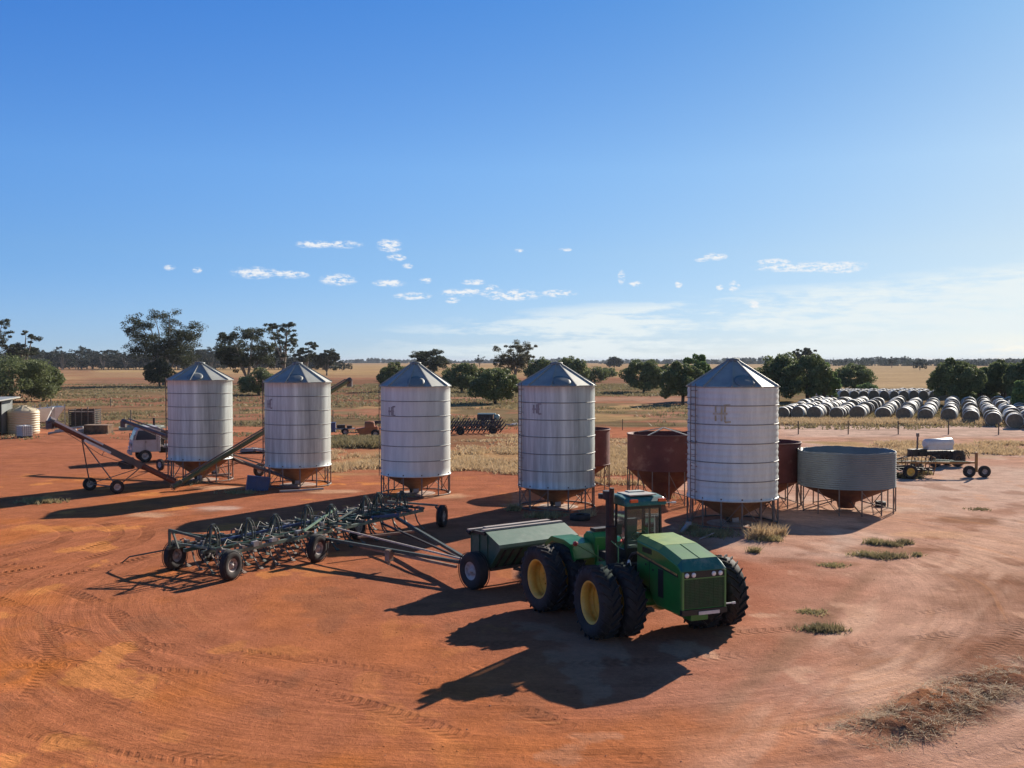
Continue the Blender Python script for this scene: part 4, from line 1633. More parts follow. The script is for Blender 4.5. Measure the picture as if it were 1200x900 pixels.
    b.build('hitch_brace', mat('brown_timber', (.20, .12, .075), .8, 0, .3, 3, (.33, .25, .2), .6), t)
    return t


cultivator()


# ------------------------------------------------------------------ augers
def auger(name, lo, hi, r, tube_m, label, wheels, cover=None, engine=None, wheel_r=.36, hang=None, twin=False):
    lo, hi = Vector(lo), Vector(hi)
    mid = (lo + hi) / 2
    base = Vector((mid.x, mid.y, 0))
    t = thing(name, base, 0, label, 'auger', 'grain augers round the silos')
    a, b_ = lo - base, hi - base
    d = (b_ - a).normalized()
    L_ = (b_ - a).length
    side = d.cross(Vector((0, 0, 1))).normalized()
    up = side.cross(d)
    m = MB()
    m.tube([a, b_], r, 14)
    m.build('tube', tube_m, t)
    m = MB()
    m.tube([b_ - d * .30, b_ + d * .02], r * 1.35, 12)
    m.box(b_ - d * .05 + Vector((0, 0, -.22)), (.34, .34, .46))
    m.build('spout', aug_dark, t)
    m = MB()
    m.tube([a - d * .05, a + d * .55], r * .55, 8)
    for k in range(6):
        an = k * math.pi / 3
        off = side * (math.cos(an) * r * 1.25) + up * (math.sin(an) * r * 1.25)
        m.bar(a + off - d * .05, a + off + d * .6, .02)
    for q in (-.05, .6):
        for k in range(10):
            a0, a1 = k * math.pi / 5, (k + 1) * math.pi / 5
            m.bar(a + d * q + side * (math.cos(a0) * r * 1.25) + up * (math.sin(a0) * r * 1.25), a + d * q + side * (math.cos(a1) * r * 1.25) + up * (math.sin(a1) * r * 1.25), .025)
    m.build('intake_cage', leg_m, t)
    m = MB()                                   # truss under the tube
    c0, c1 = a + d * (L_ * .25), b_ - d * (L_ * .12)
    cm = (c0 + c1) / 2 - up * (r + .30)
    m.bar(c0 - up * r, cm, .03)
    m.bar(cm, c1 - up * r, .03)
    m.bar((c0 + c1) / 2 - up * r, cm, .03)
    m.build('truss', leg_m, t)
    if cover:
        f0, f1, cm_ = cover
        m = MB()
        p0, p1 = a + d * (L_ * f0), a + d * (L_ * f1)
        nr_ = side if side.y < 0 else -side
        m.bar(p0 + nr_ * (r + .03) + up * .10, p1 + nr_ * (r + .03) + up * .10, .05, .10)
        m.bar(p0 + nr_ * (r + .03) - up * .14 - d * .6, p1 + nr_ * (r + .03) - up * .14 - d * 1.9, .05, .14)
        m.build('drive_cover', cm_, t)
        m = MB()
        m.bar(a + d * (L_ * .28) + nr_ * (r + .02) - up * .04, a + d * (L_ * f0) + nr_ * (r + .02) - up * .04, .06, .34)
        m.build('lower_cover', aug_dark, t)
    if twin:
        m = MB()
        m.tube([a + d * .8 + up * (r + .12) + side * .1, b_ - d * .5 + up * (r + .12) + side * .1], .05, 8)
        m.build('drive_shaft', leg_m, t)
    if engine:
        m = MB()
        p = a + d * (L_ * engine) + up * (r + .02)
        q = a + d * (L_ * engine) - up * .30 + side * .25
        m.box(q, (.62, .48, .46))
        m.box(q + Vector((.12, 0, .32)), (.3, .34, .22))
        m.tube([q + Vector((-.34, -.1, .05)), q + Vector((-.34, .25, .05))], .20, 14)
        m.bar(q + Vector((0, 0, -.25)), p, .08)
        m.build('engine', dark, t)
    # undercarriage
    att = a + d * (L_ * (hang or .62))
    low = a + d * (L_ * .28)
    for w in wheels:
        wp = Vector((w[0], w[1], 0)) - base
        hub = Vector((wp.x, wp.y, wheel_r))
        put_wheel(t, hub, wheel_r, .17, wheel_r * .5, rim_white, math.atan2(d.y, d.x))
        m = MB()
        m.bar(hub, att - up * r, .055)
        m.build('leg', leg_m, t)
        m = MB()
        m.bar(hub, low - up * r, .045)
        m.build('strut', leg_m, t)
    if len(wheels) > 1:
        m = MB()
        h0, h1 = [Vector((w[0], w[1], 0)) - base + Vector((0, 0, wheel_r)) for w in wheels[:2]]
        m.bar(h0, h1, .06)
        m.build('axle', leg_m, t)
    return t


w1, w2 = G(104, 575), G(136, 578.6)
auger('auger', (-20.1, 60.9, .30), (-25.75, 56.9, 4.20), .17, aug_rust, 'rust red auger with white upper cover, raised on two wheels left of the farthest silo',
      [(w1.x, w1.y), (w2.x, w2.y)], cover=(.60, .97, white), engine=.36, wheel_r=.37, hang=.74)
auger('auger', (-13.2, 61.6, .35), (-27.6, 72.6, 3.25), .12, aug_dark, 'thin grey auger running behind the farthest silo, its top end above the white truck',
      [(P(187, 70.2).x, 70.2), (P(251, 67.2).x, 67.2)], wheel_r=.38, hang=.60, twin=True)
auger('auger', (-19.55, 58.9, .22), (-11.1, 70.2, 6.2), .14, aug_green, 'long olive green auger slanting up between the two left silos',
      [(P(303, 66.5).x, 66.5), (-13.2, 67.9)], wheel_r=.40, hang=.52, twin=True)


# ------------------------------------------------------------------ truck
def truck():
    c = P(165, 76.6)
    t = thing('truck', (c.x + .2, c.y, 0), R(0), 'white cab over tray truck parked behind the farthest left silo and the thin auger', 'truck')
    th = R(207)
    t.rotation_euler = (0, 0, th)
    # local +x is forward
    b = MB()
    b.prism([(-1.05, .75), (-1.05, 2.50), (-.85, 2.62), (.35, 2.60), (.62, 2.42), (.92, 1.62), (.98, .75)], -1.0, 1.0)
    b.build('cab', mat('dusty_shaded_white_cab', (0.45, 0.42, 0.43), .5, 0, .15, 2.5, (.36, .27, .22), .5), t, bevel=.06)  # white darkened towards lilac grey as painted shade; brown patches are dust
    b = MB()
    b.add([(.665, -.86, 2.32), (.665, .86, 2.32), (.93, .90, 1.64), (.93, -.90, 1.64)], [(0, 1, 2, 3)])
    b.build('windscreen', mat('dark_window', (.03, .045, .07), .12, 0, .1, 3), t)
    for s in (-1, 1):
        b = MB()
        y = s * 1.012
        b.add([(-.72, y, 1.66), (.74, y, 1.66), (.52, y, 2.36), (-.72, y, 2.36)], [(0, 1, 2, 3)])
        b.build('side_window', MATS['dark_window'], t)
        b = MB()
        b.box((.05, s * 1.01, 1.25), (.012, .02, .9))
        b.box((-.8, s * 1.01, 1.6), (.012, .02, 1.5))
        b.box((.0, s * 1.02, 1.50), (.16, .03, .04))
        b.build('door_or_shade', dark, t)
        b = MB()
        b.box((1.02, s * .75, 1.0), (.06, .26, .18))
        b.build('headlight', headlamp, t)
        b = MB()
        b.bar((.7, s * 1.0, 2.0), (.85, s * 1.3, 2.05), .03)
        b.box((.86, s * 1.30, 1.85), (.05, .18, .34))
        b.build('mirror', black, t)
    b = MB()
    b.box((1.03, 0, .70), (.14, 2.0, .26))
    b.box((1.0, 0, 1.28), (.04, 1.3, .22))
    b.build('bumper', grey_paint, t)
    b = MB()
    b.box((-2.6, -.4, .82), (5.4, .12, .22))
    b.box((-2.6, .4, .82), (5.4, .12, .22))
    b.box((-1.6, -.8, .75), (.8, .4, .45))
    b.build('chassis', dark, t)
    b = MB()
    b.box((-3.35, 0, 1.12), (4.2, 2.2, .14))
    b.build('tray', grey_paint, t)
    b = MB()
    b.box((-1.28, 0, 1.75), (.06, 2.2, .06))
    for y in np.linspace(-1.05, 1.05, 7):
        b.bar((-1.28, y, 1.15), (-1.28, y, 2.35), .05)
    b.box((-1.28, 0, 2.35), (.06, 2.2, .06))
    for s in (-1, 1):
        for z in (1.45, 1.75, 2.05):
            b.box((-3.35, s * 1.08, z), (4.2, .05, .08))
        for x in np.linspace(-5.4, -1.4, 6):
            b.bar((x, s * 1.08, 1.15), (x, s * 1.08, 2.1), .06)
    b.build('tray_rails', dark, t)
    for x in (.05, -3.9):
        for s in (-1, 1):
            put_wheel(t, (x, s * .9, .46), .46, .28, .24, rim_white)
    return t


truck()

# ------------------------------------------------------------------ things at the left edge
c = P(-8, 104)
t = thing('shed', (c.x - 1.5, c.y, 0), R(4), 'grey open fronted metal shed cut off by the left edge', 'shed')
b = MB()
b.box((0, 2.5, 1.8), (4.6, .08, 3.5))
b.box((-2.3, 0, 1.8), (.08, 5, 3.5))
b.box((2.25, 1.2, 1.8), (.06, 2.6, 3.4))
b.build('wall', galv_dull, t)
b = MB()
b.box((0.2, 0, 3.62), (5.6, 5.6, .12), rx=R(2))
b.box((0.2, -2.82, 3.52), (5.7, .08, .28))
b.build('roof', galv_roof, t)
for x in (-2.2, 0, 2.35):
    b = MB()
    b.box((x, -2.6, 1.72), (.22, .22, 3.44))
    b.build('post', grey_paint, t)
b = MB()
b.box((.2, -2.3, 1.5), (4.0, .08, 2.9))  # dark panel across the open front, standing in for the shade inside
b.build('door_or_shade', mat('shed_interior_shade', (.05, .05, .06), .8), t)

c = P(27, 106)
t = thing('water_tank', c, 0, 'round cream plastic water tank with ribbed sides beside the shed', 'water tank')
b = MB()
prof = [(1.50, 0)]
for k in range(9):
    z = .12 + k * .24
    prof += [(1.50, z), (1.55, z + .05), (1.55, z + .15), (1.50, z + .2)]
prof += [(1.50, 2.30), (1.48, 2.36)]
b.lathe(prof, 40)
b.build('wall', cream, t)
b = MB()
b.lathe([(1.48, 2.36), (1.30, 2.50), (.35, 2.80), (.30, 2.88), (0, 2.9)], 40)
for k in range(10):
    a = 2 * math.pi * k / 10
    b.bar((math.cos(a) * 1.44, math.sin(a) * 1.44, 2.42), (math.cos(a) * .36, math.sin(a) * .36, 2.84), .08, .06)
b.build('roof', cream, t)

c = P(28, 100)
t = thing('ibc_tote', c, R(-35), 'white caged plastic liquid tote on a pallet in front of the cream tank', 'tote')
b = MB()
b.box((0, 0, .68), (1.08, 1.0, 1.0))
b.lathe([(.12, 1.18), (.12, 1.24), (0, 1.24)], 12)
b.build('bottle', whitep, t, bevel=.05)
b = MB()
for z in np.linspace(.2, 1.18, 6):
    for s in (-1, 1):
        b.bar((-.58, s * .54, z), (.58, s * .54, z), .03)
        b.bar((s * .58, -.54, z), (s * .58, .54, z), .03)
for q in np.linspace(-.56, .56, 6):
    for s in (-1, 1):
        b.bar((q, s * .55, .15), (q, s * .55, 1.2), .03)
        b.bar((s * .59, q * .95, .15), (s * .59, q * .95, 1.2), .03)
b.build('cage', galv_roof, t)
b = MB()
for y in (-.4, 0, .4):
    b.box((0, y, .05), (1.2, .12, .1))
b.box((0, 0, .13), (1.2, 1.0, .04))
b.build('pallet', dark, t)


def hopper_bin(px, Y, label, rz):
    c = P(px, Y)
    t = thing('hopper_trailer', c, rz, label, 'hopper')
    b = MB()
    b.add([(-1, -1, 2.3), (1, -1, 2.5), (1, 1, 2.5), (-1, 1, 2.3), (-.25, -.25, .9), (.25, -.25, .9), (.25, .25, .9), (-.25, .25, .9)],
          [(0, 1, 5, 4), (1, 2, 6, 5), (2, 3, 7, 6), (3, 0, 4, 7), (4, 5, 6, 7)])
    b.build('hopper', mat('pale_hopper_sheet', (.62, .66, .68), .5, 0, .12, 2), t)
    for x in (-.95, .95):
        for y in (-.95, .95):
            b = MB()
            b.bar((x, y, 0), (x, y, 2.75), .08)
            b.build('leg', grey_paint, t)
    b = MB()
    b.bar((-.95, -.95, .8), (.95, -.95, .8), .06)
    b.bar((-.95, .95, .8), (.95, .95, .8), .06)
    b.bar((-.95, -.95, .8), (-.95, .95, .8), .06)
    b.bar((.95, -.95, .8), (.95, .95, .8), .06)
    b.build('frame', leg_m, t)


hopper_bin(50.5, 111, 'pale grey square hopper on four legs, right next to the cream tank', R(18))
hopper_bin(61, 113, 'darker tilted grey hopper standing right of the pale one', R(48))

c = P(99, 118)
t = thing('crate', c, R(4), 'tall dark slatted stock crate standing on the bare ground', 'stock crate')
b = MB()
for z in np.linspace(.15, 1.85, 8):
    for y in (-1, 1):
        b.box((0, y, z), (2.9, .05, .13))
    for x in (-1.42, 1.42):
        b.box((x, 0, z), (.05, 2.0, .13))
b.build('rail', dark, t)
for x in (-1.42, -.7, 0, .7, 1.42):
    for y in (-1, 1):
        b = MB()
        b.bar((x, y * 1.03, 0), (x, y * 1.03, 2.0 + .15 * (x == 0)), .09)
        b.build('upright', leg_m, t)
b = MB()
for x in (-1.0, -.4, .3, .9):
    b.box((x, 0, .9), (.5, 1.7, 1.5))
b.build('load', mat('dark_stacked_junk', (.05, .035, .035), .9, 0, .4, 2, (.14, .05, .04), .6), t)

c = P(115, 106)
t = thing('box_bin', c, R(-6), 'low rusty brown steel box with a pale lid, lying right of the stock crate', 'steel box')
b = MB()
b.box((0, 0, .42), (2.6, 1.2, .84))
for x in (-.9, 0, .9):
    b.box((x, -.62, .42), (.08, .05, .8))
b.build('body', mat('brown_rust_box', (.09, .05, .03), .9, 0, .4, 1.5, (.28, .16, .07), .6), t)
b = MB()
b.box((0, 0, .87), (2.66, 1.26, .05))
b.build('lid', mat('tan_lid', (.30, .20, .13), .9, 0, .3, 2), t)

rnd = random.Random(31)


def junk(name, px, Y, label, cat, m_, sz, n=5, group=None):
    c = P(px, Y)
    b = MB()
    for k in range(n):
        b.box((rnd.uniform(-.5, .5) * sz[0], rnd.uniform(-.5, .5) * sz[1], sz[2] * rnd.uniform(.2, .6)), (sz[0] * rnd.uniform(.3, .8), sz[1] * rnd.uniform(.3, .7), sz[2] * rnd.uniform(.15, .5)),
              rz=rnd.uniform(-.6, .6), ry=rnd.uniform(-.15, .15), rx=rnd.uniform(-.15, .15))
    o = b.build(name, m_, None, c)
    return tag(o, label, cat, group)


junk('sheet_pile', 93, 107, 'pile of bent white metal sheets left of the rusty steel box', 'scrap', grey_paint, (1.8, 1.0, .5))
junk('scrap_pile', 170, 112, 'heap of pale green and grey scrap behind the white truck', 'scrap', mat('pale_green_scrap', (.30, .34, .28), .8, 0, .3, 2), (3.2, 2, .8), 8)
junk('scrap_pile', 196, 100, 'dark iron scrap peeping out left of the farthest silo', 'scrap', dark, (3.0, 1.6, 1.0), 8)
junk('pipe_heap', 310, 84, 'low heap of dull grey sheets between the two left silos', 'scrap', grey_paint, (3.4, 1.6, .5), 7)
junk('scrap_pile', 598, 118, 'flat grey rubble seen just left of the second silo from right', 'scrap', grey_paint, (1.2, 1, .4), 5)
for q, (x, y_) in enumerate(((72, 104), (80, 108))):
    c = P(x, y_)
    b = MB()
    b.tube([(-1.4, 0, .12), (0, .2, .35), (1.4, .1, .5)], .12, 8)
    tag(b.build('pipe', grey_paint, None, c, (0, 0, .2 * q)), ['longer pale pipe lying on the ground by the auger spout', 'short pale pipe lying behind the longer one'][q], 'pipe')

# blue bin tipped over next to the second silo
c = P(300, 59.3)
b = MB()
b.add([(-.62, -.45, 0), (.62, -.45, 0), (.62, .45, 0), (-.62, .45, 0), (-.50, -.42, .86), (.74, -.42, .70), (.74, .42, .70), (-.50, .42, .86)],
      [(3, 2, 1, 0), (4, 5, 6, 7), (0, 1, 5, 4), (1, 2, 6, 5), (2, 3, 7, 6), (3, 0, 4, 7)])
b.box((.12, -.46, .80), (1.3, .05, .06), ry=.13)
tag(b.build('blue_bin', blue_m, None, c, (0, 0, .3)), 'blue steel bin lying by the legs of the second silo from left', 'bin')

# small blue drum, low trailer and orange cart between the silos
c = P(388, 108)
b = MB()
b.box((0, 0, .5), (.9, .8, .95))
b.box((0, 0, 1.0), (.95, .85, .06))
tag(b.build('blue_crate', blue_m, None, c, (0, 0, .1)), 'small blue crate just right of the second silo', 'crate')


def low_trailer(px, Y, label, rz):
    c = P(px, Y)
    t = thing('trailer', c, rz, label, 'trailer')
    b = MB()
    b.box((0, 0, .62), (1.9, 1.1, .1))
    b.bar((.9, 0, .6), (2.2, 0, .4), .08)
    b.build('deck', grey_paint, t)
    b = MB()
    b.box((-.4, 0, .85), (.8, .7, .34))
    b.box((.45, 0, .8), (.5, .5, .24))
    b.build('load', dark, t)
    put_wheel(t, (0, -.6, .34), .34, .18, .17, rim_white)
    put_wheel(t, (0, .6, .34), .34, .18, .17, rim_white)


low_trailer(404, 104, 'low grey trailer with dark load left of the orange cart', R(12))
c = P(430.5, 100)
t = thing('orange_cart', c, R(8), 'rusty orange tipping cart on wheels between the second and middle silos', 'cart')
b = MB()
b.add([(-1.15, -.6, .9), (.95, -.6, 1.15), (1.05, -.6, .55), (-.7, -.6, .25), (-1.15, .6, .9), (.95, .6, 1.15), (1.05, .6, .55), (-.7, .6, .25)],
      [(0, 1, 2, 3), (7, 6, 5, 4), (0, 4, 5, 1), (1, 5, 6, 2), (2, 6, 7, 3), (3, 7, 4, 0)])
b.lathe([(0, -.5), (.55, -.45), (.6, 0), (.55, .45), (0, .5)], 18, 'X', (.2, 0, 1.05))
b.build('body', orange_m, t, bevel=.03)
put_wheel(t, (.75, -.65, .42), .42, .2, .2, rim_white)
put_wheel(t, (.75, .65, .42), .42, .2, .2, rim_white)
b = MB()
b.bar((-.9, 0, .5), (-2.0, 0, .5), .08)
b.bar((-2.0, 0, .5), (-2.0, 0, 0), .06)
b.build('drawbar', leg_m, t)
c = P(452, 104)
b = MB()
b.bar((-1.3, 0, 1.25), (1.0, 0, 1.35), .3)
b.bar((-1.0, 0, 0), (-1.0, 0, 1.2), .1)
b.bar((.8, 0, 0), (.8, 0, 1.3), .1)
tag(b.build('feed_trough', dark, None, c), 'dark trough on legs touching the left edge of the middle silo', 'trough')


# ------------------------------------------------------------------ harrow rack and water cart right of the middle silo
c = P(553, 106)
t = thing('harrow', (c.x, c.y, 0), R(12), 'dark rack of slanting tines folded together right of the middle silo', 'harrow')
for k in range(11):
    b = MB()
    x = -3.0 + k * .56
    for y_ in (-1.5, -.6, .3, 1.2):
        b.bar((x, y_, .12 + .12 * (y_ + 1.5)), (x + .75, y_ + .1, 1.0 + .2 * (y_ + 1.5)), .13, .09)
        b.box((x + .3, y_, .55 + .15 * (y_ + 1.5)), (.5, .1, .1), ry=-.7)
    b.build('tine_bar', dark, t)
b = MB()
b.bar((-3.0, -1.4, .5), (2.8, -1.4, .5), .14)
b.bar((-2.2, 1.6, 1.1), (3.4, 1.6, 1.1), .14)
b.bar((-3, 0, .8), (3.2, 0, .8), .12)
b.build('frame', leg_m, t)
put_wheel(t, (-1.5, -1.9, .42), .42, .22, .2, dark)
put_wheel(t, (1.9, -1.7, .42), .42, .22, .2, dark)

c = P(574, 122)
t = thing('spray_tank', c, R(-4), 'dark spray unit with a pale teal tank behind the dark harrow', 'spray tank')
b = MB()
b.box((-.9, 0, 1.1), (3.0, 1.4, .9))
b.box((-.9, -.72, 1.1), (2.6, .05, .5))
b.build('body', dark, t, bevel=.05)
b = MB()
b.box((-.6, 0, 1.66), (3.4, 1.3, .2))
b.lathe([(0, -.6), (.42, -.5), (.5, 0), (.42, .5), (0, .6)], 20, 'X', (1.3, 0, 1.1))
b.build('tank', mat('pale_teal_tank', (.22, .33, .32), .4, 0, .15, 2), t)
put_wheel(t, (-1.2, -.75, .45), .45, .22, .2, dark)
put_wheel(t, (.6, -.75, .45), .45, .22, .2, dark)
t.scale = (.62, .62, .72)


# ------------------------------------------------------------------ yellow machine and tanker at the right
c = P(1137, 65.9)
t = thing('chisel_plough', (c.x, c.y, 0), R(0), 'old yellow plough with rusty frame and tines right of the corrugated bin', 'plough')
b = MB()
b.bar((.05, 0, .95), (-1.2, .1, .92), .16)
b.bar((-1.0, .1, .92), (-7.0, -.4, 1.02), .12)
b.bar((-1.2, .1, .92), (-3.0, 1.4, .85), .12)
b.bar((-7.2, -.5, .9), (-3.0, 1.5, .9), .12)
b.build('frame', yel_m, t)
b = MB()
b.bar((-.1, -.1, 1.02), (-6.0, -.6, 1.14), .045)
b.bar((-1, .0, 1.06), (-2.2, .2, 1.12), .08)
b.build('ram', lid_green, t)
b = MB()
b.bar((.45, 0, .34), (.45, 0, 1.62), .14)
b.bar((.05, 0, .95), (.45, 0, .95), .12)
b.bar((0, 0, .37), (.9, 0, .37), .07)
b.build('mast', yel_m, t)
put_wheel(t, (0, 0, .37), .37, .2, .16, rim_white, R(0))
put_wheel(t, (.98, 0, .37), .37, .2, .16, rim_white, R(0))
put_wheel(t, (-4.15, -.9, .44), .44, .26, .25, yellow, R(0))
put_wheel(t, (-2.9, 1.3, .44), .44, .26, .25, yellow, R(0))
for x in np.arange(-7.2, -2.2, .34):
    b = MB()
    y = .6 * math.sin(x * 9)
    b.tube([(x, y, .92), (x + .05, y + .1, 1.32), (x + .28, y + .15, 1.25), (x + .30, y + .1, .7), (x + .1, y, .12)], .035, 6)
    b.build('tine', yel_m if int(x * 3) % 2 else leg_m, t)
b = MB()
for x in np.arange(-7, -2.4, .4):
    b.bar((x, -.5, .5), (x, 1.6, .5), .1)
b.bar((-7.2, .2, .55), (-2.2, .2, .55), .14)
b.bar((-7.2, .9, .62), (-2.6, .9, .62), .14)
b.build('tine_row', dark, t)

c = P(1103, 73.0)
t = thing('tank_trailer', (c.x, c.y, 0), R(14), 'old spray trailer with a long white round topped tank behind the yellow plough', 'tank trailer')
b = MB()
b.tube([(-1.35, 0, 1.62), (-1.25, 0, 1.62), (.85, 0, 1.66), (.95, 0, 1.66)], [.24, .34, .34, .24], 20)
b.box((-.2, 0, 1.36), (2.0, .60, .35))
b.build('tank', white, t)
b = MB()
b.box((-.2, 0, .95), (3.6, .9, .25))
b.box((-1.9, 0, 1.0), (1.2, .6, .5))
b.bar((-2.4, 0, .8), (-3.8, .1, .5), .1)
for x in np.arange(-1.6, 1.9, .32):
    b.bar((x, -.6, 1.05), (x + .2, -.75, .55), .05)
    b.tube([(x, -.62, 1.15), (x + .15, -.78, .95), (x + .3, -.62, .75)], .03, 5)
b.build('chassis', dark, t)
put_wheel(t, (.95, -.62, .58), .58, .3, .26, dark)
put_wheel(t, (1.0, .62, .58), .58, .3, .26, dark)
put_wheel(t, (-.9, -.62, .45), .45, .25, .2, dark)
b = MB()
b.bar((-1.9, 0, 1.2), (-1.8, .1, 2.3), .09)
b.box((-1.8, .1, 2.25), (.18, .12, .25))
b.build('lever', leg_m, t)

# ------------------------------------------------------------------ small things in the yard
c = G(1033, 594)
b = MB()
b.lathe([(.13, -.11), (.26, -.12), (.28, 0), (.26, .12), (.13, .11)], 20, 'Z', (0, 0, .14))
tag(b.build('old_tyre', rubber, None, (c.x, c.y, 0), (0.1, 0, 0)), 'old black tyre lying at the right foot of the corrugated bin', 'tyre')
c = G(680, 610)
b = MB()
b.lathe([(.22, -.13), (.46, -.14), (.50, 0), (.46, .14), (.22, .13)], 24, 'Z', (0, 0, .14))
tag(b.build('old_tyre', rubber, None, (c.x, c.y, 0), (0, 0, 0)), 'big black tyre lying flat behind the seeder box', 'tyre')
for q, (x, y_, lb) in enumerate(((246, 559, 'pale timber log lying under the farthest left silo'), (352, 577, 'pale bent offcut on the ground before the second silo'))):
    c = G(x, y_)
    b = MB()
    b.tube([(-1.2, 0, .08), (0, -.1, .10), (1.3, .25, .12)], .07, 8)
    tag(b.build('log', board, None, (c.x, c.y, 0), (0, 0, .3)), lb, 'log')

# supports under the hoppers: small discharge fittings by the near silo
c = G(803, 626)
b = MB()
b.tube([(-.15, 0, .05), (.15, 0, .42)], .09, 10)
b.box((.17, 0, .45), (.22, .2, .12))
tag(b.build('pump', grey_paint, None, (c.x, c.y, 0)), 'small pale pump fitting standing left of the nearest silo', 'pump')
c = G(830, 634)
b = MB()
b.tube([(-.35, 0, .05), (.30, .1, .30)], .02, 6)
tag(b.build('stick', board, None, (c.x, c.y, 0)), 'thin pale stick leaning from the ground near the bonnet', 'stick')


# ------------------------------------------------------------------ hay bales
def bale_mesh():
    b = MB()
    r, h = .92, .78
    b.lathe([(r - .06, -h), (r - .01, -h + .07), (r, -h * .3), (r + .01, 0), (r, h * .4), (r - .01, h - .07), (r - .06, h)], 26, 'X', (0, 0, r), mi=0)
    b.lathe([(0, -h + .02), (r * .5, -h - .01), (r - .06, -h)], 26, 'X', (0, 0, r), mi=1)
    b.lathe([(0, h - .02), (r * .5, h + .01), (r - .06, h)], 26, 'X', (0, 0, r), mi=1)
    me = b.mesh('hay_bale')
    for v in me.vertices:
        n_ = Vector(v.co)
        s_ = 1 + .03 * math.sin(n_.y * 5 + n_.x * 3) + .02 * math.sin(n_.z * 9)
        v.co.y *= s_
        v.co.z = max(0.0, v.co.z * (1 + .02 * math.sin(n_.x * 7)))
    me.materials.append(bale_m)
    me.materials.append(bale_end)
    return me


BM = bale_mesh()
rnd = random.Random(77)
ORD = ['first', 'second', 'third', 'fourth', 'fifth', 'sixth', 'seventh', 'eighth', 'ninth', 'tenth', 'eleventh', 'twelfth', 'thirteenth']
ORDK = ORD + ['fourteenth', 'fifteenth']
fronts = [(918, 491), (937, 491.5), (957, 492), (980, 492), (1006, 492), (1034, 492), (1060.5, 493), (1086, 494), (1114, 495), (1139, 496), (1165, 499), (1191, 502), (1212, 503)]
rowdir = Vector((.40, .916, 0)).normalized()
ra = math.atan2(rowdir.y, rowdir.x)
for i, (fx, fy) in enumerate(fronts):
    c = G(fx, fy)
    n = 15 if i != 7 else 13
    far = 167 + rnd.uniform(-2, 2)
    step = (far - c.y) / rowdir.y / (n - 1)
    for k in range(n):
        p = c + rowdir * (k * step)
        o = bpy.data.objects.new('hay_bale', BM)
        COL.objects.link(o)
        o.location = (p.x + rnd.uniform(-.14, .14), p.y, -.03)
        o.rotation_euler = (0, rnd.uniform(-.03, .03), ra + rnd.uniform(-.16, .16))
        s_ = rnd.uniform(.90, 1.08)
        o.scale = (s_, s_ * rnd.uniform(.96, 1.06), s_ * rnd.uniform(.86, 1.0))
        if k == 0:
            tag(o, 'round hay bale showing its dark near end, front of the %s row from left' % ORD[i], 'hay bale', 'near end bales of the long rows')
        else:
            tag(o, 'pale round bale, %s from the near end of the %s row from left' % (ORDK[k], ORD[i]), 'hay bale', 'bales along the long rows')
for j in range(5):                                    # close packed block behind the rows
    for k in range(13):
        Yb = 196 + j * 3.6
        x0_ = P(988, 196).x
        o = bpy.data.objects.new('hay_bale', BM)
        COL.objects.link(o)
        o.location = (x0_ + k * 1.9 + rnd.uniform(-.12, .12), Yb + rnd.uniform(-.3, .3), -.02)
        o.rotation_euler = (0, 0, R(90) + rnd.uniform(-.1, .1))
        s_ = rnd.uniform(.96, 1.08)
        o.scale = (s_ * 1.1, s_, s_)
        tag(o, 'silvery bale, %s from left in the %s line of the packed block behind' % (ORD[k], ORD[j]), 'hay bale', 'bales of the packed block')
for k in range(14):
    o = bpy.data.objects.new('hay_bale', BM)
    COL.objects.link(o)
    o.location = (P(1128, 184).x + k * 1.95, 184 + rnd.uniform(-.3, .3), -.02)
    o.rotation_euler = (0, 0, R(90) + rnd.uniform(-.1, .1))
    tag(o, 'bale %s from left in the single line under the dark trees at right' % ORDK[k], 'hay bale', 'bales of the line under the trees')


# ------------------------------------------------------------------ trees
def leaf_quads(centres, radii, counts, size, flat=0.8, shell=0.35, rng=None, droop=0.0):
    rng = rng or np.random
    allv = []
    for c, r, n in zip(centres, radii, counts):
        d = rng.normal(size=(n, 3))
        d /= np.linalg.norm(d, axis=1)[:, None] + 1e-9
        rad = (shell + (1 - shell) * rng.random(n)) ** .6
        p = np.array(c) + d * rad[:, None] * np.array([r, r, r * flat])
        s = size * rng.uniform(.6, 1.35, n)
        u = rng.normal(size=(n, 3))
        u /= np.linalg.norm(u, axis=1)[:, None]
        w = np.cross(u, d + rng.normal(size=(n, 3)) * .6)
        w /= np.linalg.norm(w, axis=1)[:, None] + 1e-9
        u *= s[:, None] * .5
        w *= s[:, None] * .34
        allv.append(np.stack([p - u, p - w, p + u, p + w], 1))
    v = np.concatenate(allv).reshape(-1, 3)
    v[:, 2] = np.maximum(v[:, 2], .05)
    return v, np.arange(len(v))


